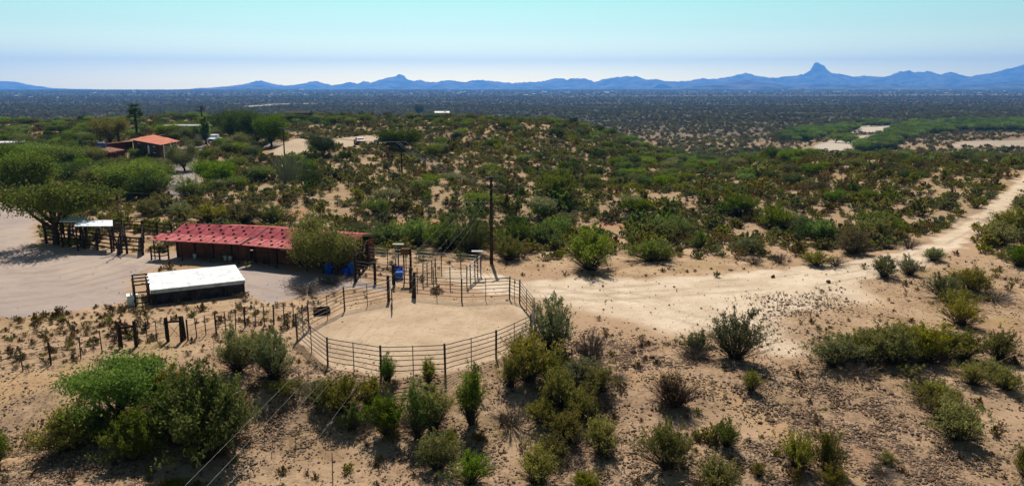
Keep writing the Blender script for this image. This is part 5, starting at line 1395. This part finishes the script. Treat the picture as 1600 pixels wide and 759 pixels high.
for i, (px, pb, h, lab) in enumerate(((412, 690, 34, 'thin dead stalk left of two under the foreground wires'), (424, 708, 40, 'taller thin dead stalk under the foreground wires'), (463, 700, 30, 'bent thin dead stalk right of the foreground wires'), (332, 550, 26, 'thin dead stalk below the wire fence'))):
    g = gnd(px, pb); d = g[1]/cp; l_ = h/F*d; rs = np.random.RandomState(i)
    P_ = [(g[0], g[1], g[2]-.1), (g[0]+rs.normal()*.06, g[1], g[2]+l_*.5), (g[0]+rs.normal()*.15, g[1], g[2]+l_)]
    mb = MB().tube(P_, .018, 5, .008); mb.tube([P_[1], (P_[1][0]+.16, P_[1][1], P_[1][2]+.2)], .01, 4); 
    tag(mb.build('dead_stalk', TWIG), lab, 'dead plant')

# ------------------------------------------------------------------ scattered plants of the middle distance
rs = np.random.RandomState(21)
def scatter(nn, y0, y1, spread=0.80):
    u = rs.rand(nn); y = np.sqrt(y0*y0+(y1*y1-y0*y0)*u); x = rs.uniform(-1, 1, nn)*(spread*y+12)
    return x, y
x, y = scatter(46000, 60, 420)
M_ = masks(x, y)
blocked = np.maximum.reduce([M_['yard'], M_['pen'], M_['trail'], M_['lot'], M_['drive'], M_['river'], M_['bare']*0.85])
z = H(x, y); qx, qy, _ = pix(np.stack([x, y, z], -1))
def near_trail(x, y, m_=0.9):
    d_, w_ = segdist(x, y, TRAIL); return d_ < np.interp(w_, np.arange(len(TRAILW)), TRAILW)+m_
blocked = np.where(near_trail(x, y, 1.3), 1, blocked)
# keep clear of buildings and pens
for (xa, xb, ya, yb) in ((60, 800, 352, 470), (225, 580, 340, 470), (140, 345, 214, 243), (425, 655, 206, 236)):
    blocked = np.where((qx > xa) & (qx < xb) & (qy > ya) & (qy < yb), 1, blocked)
dn = fbm(x/13, y/17, 3)*.5+.5
cx_ = x/y
left = 1-sst(-.35, -.2, cx_); gully = np.exp(-((x-(0.2*y+0.02*(y-110)))/(11+.08*y))**2)*sst(78, 110, y)
hollow = np.exp(-((y-82)/13)**2)*sst(-.5, -.2, cx_)*(1-sst(.12, .3, cx_))
flat = sst(.2, .34, cx_)*(1-sst(170, 260, y))
dens = .44+.42*hollow+.22*gully+.16*flat-.1*(1-left)*(1-gully)*sst(95, 130, y)*(1-flat)
dens *= .45+1.1*sst(.25, .75, dn)
keep = (rs.rand(len(x)) < dens*.75) & (blocked < .35)
# the trail-side strip near the clearing stays open
keep &= ~((y < 66) & (np.abs(cx_) < .66) & (qy > 398))
x, y, z, qx, qy = (a[keep] for a in (x, y, z, qx, qy))
left, gully, hollow, flat, cx_ = (a[keep] for a in (left, gully, hollow, flat, cx_))
nn = len(x); u = rs.rand(nn)
ptree = .05+.28*left*sst(85, 110, y)+.09*gully+.07*sst(180, 240, y)+.05*hollow
pdry = .22+.16*flat-.08*left-.12*gully-.14*hollow
kind = np.where(u < ptree, 2, np.where(u < ptree+pdry, 1, 0))
size = np.where(kind == 2, rs.uniform(1.2, 2.1, nn), np.where(kind == 1, rs.uniform(.45, .95, nn), np.exp(rs.normal(-.2, .34, nn))*.95))
size = np.where((kind == 0), size*(1+.35*hollow), size)
size = np.where(y > 92, size*(.84+.12*rs.rand(nn)), size)
cu = rs.rand(nn)
def colour(i):
    k, c = kind[i], cu[i]
    if k == 2: return 'green' if c < .45 else ('dark' if c < .7 else 'grey' if c < .9 else 'bright')
    if k == 1: return 'twig' if c < .5 else 'brown'
    g_ = hollow[i]+gully[i]
    if g_ > .45: return 'green' if c < .32 else 'bright' if c < .5 else 'olive' if c < .85 else 'grey'
    if flat[i] > .5: return 'olive' if c < .6 else 'brown' if c < .78 else 'green' if c < .9 else 'grey'
    return 'olive' if c < .42 else 'green' if c < .6 else 'grey' if c < .8 else 'brown'
score = size/y
PLACES = [(30, 265, 'at the left end of the tree belt'), (110, 318, 'behind the timber corral'), (200, 285, 'below the low brown outbuilding'), (290, 300, 'beside the driveway'), (350, 255, 'below the white pickup'), (440, 300, 'below the pale cactus clump'), (470, 236, 'at the left of the dirt lot'), (560, 250, 'below the parked maroon car'), (540, 310, 'above the tree at the shed'), (630, 290, 'around the hillside power pole'), (700, 235, 'on the tan slope beyond the hillside pole'), (690, 330, 'left of the tall power pole'), (640, 372, 'on the bank behind the pipe pens'), (810, 350, 'right of the tall power pole'), (820, 270, 'above the tall pole crossarm'), (880, 215, 'on the crest of the rocky hill'), (920, 330, 'above the large dark-stemmed bush'), (930, 265, 'on the rocky hillside'), (960, 395, 'at the upper edge of the clearing'), (1050, 240, 'where the hillside falls to the gully'), (1060, 300, 'in the green gully'), (1080, 350, 'between gully and clearing'), (1180, 270, 'on the far lip of the gully'), (1200, 330, 'on the flat right of the gully'), (1230, 385, 'beyond the clearing, right part'), (1320, 255, 'on the flat below the riverbed'), (1340, 310, 'in the middle of the right flat'), (1360, 370, 'on the near right flat'), (1460, 265, 'on the far right flat'), (1460, 330, 'on the left bank of the trail'), (1570, 350, 'on the right bank of the trail'), (1570, 250, 'where the trail leaves the picture'), (560, 205, 'behind the dirt lot'), (720, 200, 'on the ridge below the white houses'), (300, 215, 'around the terracotta-roofed house'), (100, 215, 'beyond the left tree belt'), (400, 200, 'around the dark grove'), (1250, 225, 'on the slope above the riverbed'), (1500, 240, 'near the brown field strip')]
NAMEK = {0: ('creosote_bush', 'creosote bush', 'shrub'), 1: ('dry_shrub', 'dry shrub', 'dry shrub'), 2: ('mesquite_tree', 'mesquite', 'tree')}
COLW = {'olive': 'olive', 'green': 'green', 'bright': 'bright green', 'grey': 'grey-green', 'brown': 'brown', 'twig': 'bare grey', 'dark': 'dark green'}
vis = (qx > -60) & (qx < 1660)
placed = np.zeros(nn, bool); auto = []
for k, quota in ((0, 205), (1, 270), (2, 255)):
    c = np.where((kind == k) & (qx > 4) & (qx < 1596))[0]; c = c[np.argsort(-score[c])][:quota]
    for i in c:
        col = colour(i)
        key = ('tree', col) if k == 2 else ('mid', col)
        p = PR[key][rs.randint(len(PR[key]))]
        nm, w_, ca = NAMEK[k]
        px_size = size[i]*F/y[i]
        o = put_plant(nm, ca, p, (x[i], y[i], z[i]-.03), size[i], size[i]*rs.uniform(.8, 1.2), rs.uniform(0, 6.28), px_size > 17, names=('trunk', 'crown') if k == 2 else ('stems', 'foliage'))
        j = np.argmin([((qx[i]-a)/1.3)**2+(2.2*(qy[i]-b3))**2 for a, b3, t in PLACES])
        med = {0: 1.0, 1: .7, 2: 1.8}[k]
        auto.append((PLACES[j][2], ('large ' if size[i] > med*1.12 else 'small ' if size[i] < med*.88 else '')+COLW[col]+' '+w_, qx[i], qy[i], o))
        placed[i] = True
cl = {}
for a in auto: cl.setdefault((a[1], a[0]), []).append(a)
ORD = ['leftmost', 'second from left', 'third from left', 'fourth from left', 'fifth from left', 'sixth from left', 'seventh from left', 'eighth from left']
for (what, where), m_ in cl.items():
    if len(m_) == 1: m_[0][4]['label'] = 'the only '+what+' '+where; continue
    m_.sort(key=lambda a: a[2])
    if len(m_) <= 8:
        for i, a in enumerate(m_):
            a[4]['label'] = ORD[i]+' '+what+' '+where
    else:
        for a in m_:
            a[4]['label'] = what+' '+where; 
    for a in m_: a[4]['group'] = what+' plants '+where

# ------------------------------------------------------------------ scrub nobody could count, as one object per kind
def far_object(name, P, rot, scl, idx, sources):
    me = bpy.data.meshes.new(name); n_ = len(P)
    me.vertices.add(n_); me.vertices.foreach_set('co', np.asarray(P, np.float32).ravel())
    for nm, arr, tp in (('rot', rot, 'FLOAT'), ('scl', scl, 'FLOAT'), ('idx', idx, 'INT')):
        a = me.attributes.new(nm, tp, 'POINT'); a.data.foreach_set('value', np.asarray(arr, np.int32 if tp == 'INT' else np.float32))
    o = bpy.data.objects.new(name, me); COL.objects.link(o); o['kind'] = 'stuff'
    ng_ = bpy.data.node_groups.new(name, 'GeometryNodeTree')
    ng_.interface.new_socket('Geometry', in_out='INPUT', socket_type='NodeSocketGeometry')
    ng_.interface.new_socket('Geometry', in_out='OUTPUT', socket_type='NodeSocketGeometry')
    nd, lk = ng_.nodes, ng_.links
    gi, go = nd.new('NodeGroupInput'), nd.new('NodeGroupOutput')
    jn = nd.new('GeometryNodeJoinGeometry')
    for s_ in reversed(sources):
        oi = nd.new('GeometryNodeObjectInfo'); oi.inputs['Object'].default_value = s_; oi.inputs['As Instance'].default_value = True; oi.transform_space = 'ORIGINAL'
        lk.new(oi.outputs['Geometry'], jn.inputs[0])
    ip = nd.new('GeometryNodeInstanceOnPoints'); ip.inputs['Pick Instance'].default_value = True
    lk.new(gi.outputs[0], ip.inputs['Points']); lk.new(jn.outputs[0], ip.inputs['Instance'])
    def na(nm, tp):
        a = nd.new('GeometryNodeInputNamedAttribute'); a.data_type = tp; a.inputs[0].default_value = nm; return a.outputs[0]
    lk.new(na('idx', 'INT'), ip.inputs['Instance Index'])
    cb = nd.new('ShaderNodeCombineXYZ'); lk.new(na('rot', 'FLOAT'), cb.inputs[2])
    er = nd.new('FunctionNodeEulerToRotation'); lk.new(cb.outputs[0], er.inputs[0]); lk.new(er.outputs[0], ip.inputs['Rotation'])
    lk.new(na('scl', 'FLOAT'), ip.inputs['Scale'])
    lk.new(ip.outputs[0], go.inputs[0])
    md = o.modifiers.new('scatter', 'NODES'); md.node_group = ng_
    return o
def srcs(keys):
    out = []
    for k in keys:
        for p in PR[k]:
            if id(p) in SRC: out.append(SRC[id(p)])
    return out
rest = np.where(~placed & (qx > -250) & (qx < 1850))[0]
KEYS = {0: {'olive': ('mid', 'olive'), 'green': ('mid', 'green'), 'bright': ('mid', 'bright'), 'grey': ('mid', 'grey'), 'brown': ('mid', 'brown')}, 1: {'twig': ('mid', 'twig'), 'brown': ('mid', 'brown')}, 2: {'green': ('tree', 'green'), 'dark': ('tree', 'dark'), 'grey': ('tree', 'grey'), 'bright': ('tree', 'bright')}}
for k, nm in ((0, 'creosote_scrub'), (1, 'dry_scrub'), (2, 'mesquite_scrub')):
    ii = rest[kind[rest] == k]; src = []; lut = {}
    for c, key in KEYS[k].items():
        s_ = srcs([key]); lut[c] = [len(src)+j for j in range(len(s_))]; src += s_
    anyc = [v for v in lut.values() if v][0]
    idx = [rs.choice(lut.get(colour(i)) or anyc) for i in ii]
    far_object(nm, np.stack([x[ii], y[ii], z[ii]-.03], -1), rs.uniform(0, 6.28, len(ii)), size[ii]*rs.uniform(.9, 1.15, len(ii)), idx, src)
# the far plain
xs, ys2 = [], []
for (n_, ya, yb) in ((20000, 300, 800), (32000, 800, 1600), (32000, 1600, 3200), (22000, 3200, 7500)):
    a, b2 = scatter(n_, ya, yb, .78); xs.append(a); ys2.append(b2)
fx, fy = np.concatenate(xs), np.concatenate(ys2)
Mf = masks(fx, fy)
edge_ok = fbm(fx/70, fy/90, 3)*.5+.5
kp = (Mf['river'] < .3) & (rs.rand(len(fx)) < .35+.65*edge_ok)
fx, fy = fx[kp], fy[kp]
fs = np.where(fy < 800, rs.uniform(.9, 2.2, len(fx)), np.where(fy < 1600, rs.uniform(1.4, 3.0, len(fx)), np.where(fy < 3200, rs.uniform(1.6, 3.4, len(fx)), rs.uniform(2.5, 6, len(fx)))))
fsrc = srcs([('mid', 'olive'), ('mid', 'olive'), ('mid', 'grey'), ('mid', 'brown'), ('mid', 'brown'), ('mid', 'twig'), ('tree', 'grey')])
far_object('plain_scrub', np.stack([fx, fy, H(fx, fy)-.05], -1), rs.uniform(0, 6.28, len(fx)), fs, rs.randint(0, len(fsrc), len(fx)), fsrc)
# green trees along the riverbed
rx, ry = [], []
for poly, n_ in ((gl([(1240, 205), (1300, 200), (1345, 199), (1330, 208), (1300, 215), (1262, 222), (1215, 222)]), 260), (gl([(1380, 214), (1405, 197), (1500, 190), (1640, 191), (1640, 206), (1500, 205), (1440, 212), (1390, 228), (1340, 236)]), 1100), (gl([(1340, 236), (1375, 226), (1400, 232), (1350, 240)]), 60), (gl([(1300, 218), (1330, 214), (1345, 222), (1310, 226)]), 9), (gl([(1330, 196), (1385, 193), (1385, 197), (1340, 198)]), 60)):
    P_ = np.array(poly); lo, hi = P_.min(0), P_.max(0); c_ = 0
    while c_ < n_:
        a = rs.uniform(lo, hi, (400, 2)); a = a[inpoly(a[:, 0], a[:, 1], poly)]; a = a[:n_-c_]
        rx += list(a[:, 0]); ry += list(a[:, 1]); c_ += len(a)
        if not len(a): break
rx, ry = np.array(rx), np.array(ry)
gs = srcs([('tree', 'green'), ('tree', 'bright'), ('tree', 'dark')])
far_object('riverside_woods', np.stack([rx, ry, H(rx, ry)], -1), rs.uniform(0, 6.28, len(rx)), rs.uniform(2.2, 4.6, len(rx)), rs.randint(0, len(gs), len(rx)), gs)

# ------------------------------------------------------------------ loose stones and dry grass
def stone_mesh(k):
    bm = bmesh.new(); bmesh.ops.create_icosphere(bm, subdivisions=1, radius=1); r_ = random.Random(k)
    for v in bm.verts: v.co = Vector((v.co.x*r_.uniform(.7, 1.2), v.co.y*r_.uniform(.7, 1.2), v.co.z*r_.uniform(.4, .75)))
    me = bpy.data.meshes.new('rock'); bm.to_mesh(me); bm.free(); return me
STONES = [simple('stone brown', (0.135, 0.085, 0.057), 0.95, 0, .3, 2), simple('stone tan', (0.25, 0.165, 0.105), 0.95, 0, .3, 2), simple('stone dark', (0.075, 0.05, 0.038), 0.95, 0, .3, 2), simple('stone pale', (0.30, 0.22, 0.16), 0.95, 0, .3, 2)]
ss = []
for k, (px, pb, lab) in enumerate(((1130, 640, 'brown stone on the stony bank below the tall sparse bush'), (560, 735, 'tan stone on the near bare soil right of the iron rod'), (1240, 620, 'dark stone in the gravel left of the long right thicket'), (840, 700, 'pale stone in the near thicket right of the pen'), (1350, 690, 'brown stone on the near right gravel'), (640, 720, 'tan stone below the pair of upright bushes'))):
    me = stone_mesh(k); me.materials.append(STONES[(0, 1, 2, 3, 0, 1)[k]])
    g = gnd(px, pb); o = bpy.data.objects.new('rock', me); COL.objects.link(o); o.location = (g[0], g[1], g[2]+.03); o.scale = (.1, .1, .1); tag(o, lab, 'stone'); ss.append(o)
u = rs.rand(520000); yy = 17+(62-17)*u**1.25; xx = rs.uniform(-1, 1, len(yy))*(.80*yy+4)
Ms = masks(xx, yy); cl_ = fbm(xx*.55, yy*.7, 3)
pr_ = np.maximum(.30*Ms['stony']*sst(-.25, .45, cl_), .95*Ms['rubble']*sst(-.75, .1, cl_))+.03
pr_ *= 1-.97*np.maximum.reduce([Ms['pen'], Ms['yard']]) ; pr_ *= 1-.75*Ms['trail']
kp = rs.rand(len(xx)) < pr_
xx, yy = xx[kp], yy[kp]
far_object('loose_stones', np.stack([xx, yy, H(xx, yy)+.012], -1), rs.uniform(0, 6.28, len(xx)), np.exp(rs.normal(-3.28, .42, len(xx))), rs.randint(0, 6, len(xx)), ss)

# knee-high scrub and dry grass tufts between the bushes
def tuft_plant(seed, leafy, mat, nm):
    st, lv = gen_shrub(seed, .5, .42, 26, 3, 420 if leafy else 160, .05, .1)
    return Proto(nm, st, lv, TWIG, LEAF[mat], .5, .42)
tl = []
for k, (mat, px, pb, lab) in enumerate((('olive', 1120, 432, 'knee-high olive tuft on the upper edge of the sandy clearing'), ('brown', 900, 400, 'knee-high brown tuft left of the large dark-stemmed bush'), ('brown', 70, 525, 'dry brown tuft on the bank left of the brace frames'), ('grey', 1350, 418, 'small grey tuft beside the trail bend'), ('olive', 168, 505, 'dry olive tuft on the bank above the brace frames'))):
    g_ = gnd(px, pb); tl.append(put_plant('shrub_tuft', 'dry grass', tuft_plant(950+k, k != 2, mat, 'shrub_tuft'), (g_[0], g_[1], g_[2]-.01), .8, .8, k, False, lab))
tx, ty = scatter(118000, 58, 330)
nx_, ny_ = scatter(26000, 18, 60)
tx, ty = np.concatenate([tx, nx_]), np.concatenate([ty, ny_])
Mt = masks(tx, ty); bl = np.maximum.reduce([Mt['yard'], Mt['pen'], Mt['trail'], Mt['lot'], Mt['drive'], Mt['river'], Mt['path']])
cl_ = fbm(tx*.14+2, ty*.11, 3)
bl = np.where(near_trail(tx, ty, .5), 1, bl)
kp = (bl < .3) & (rs.rand(len(tx)) < np.where(ty < 60, (.04+.2*sst(0, .6, cl_)+.2*sst(-10, -14, tx)*sst(34.5, 37, ty)*sst(50, 44, ty))*1.0, .25+.6*sst(-.3, .5, cl_)))
tx, ty = tx[kp], ty[kp]
far_object('low_scrub', np.stack([tx, ty, H(tx, ty)-.02], -1), rs.uniform(0, 6.28, len(tx)), np.exp(rs.normal(-.05, .4, len(tx)))*np.where(ty < 60, .42, 1.1), np.where(ty < 60, rs.choice([1, 1, 1, 2, 2, 2, 4], len(tx)), rs.choice([0, 0, 0, 0, 1, 2, 3, 3, 3, 3], len(tx))), tl)
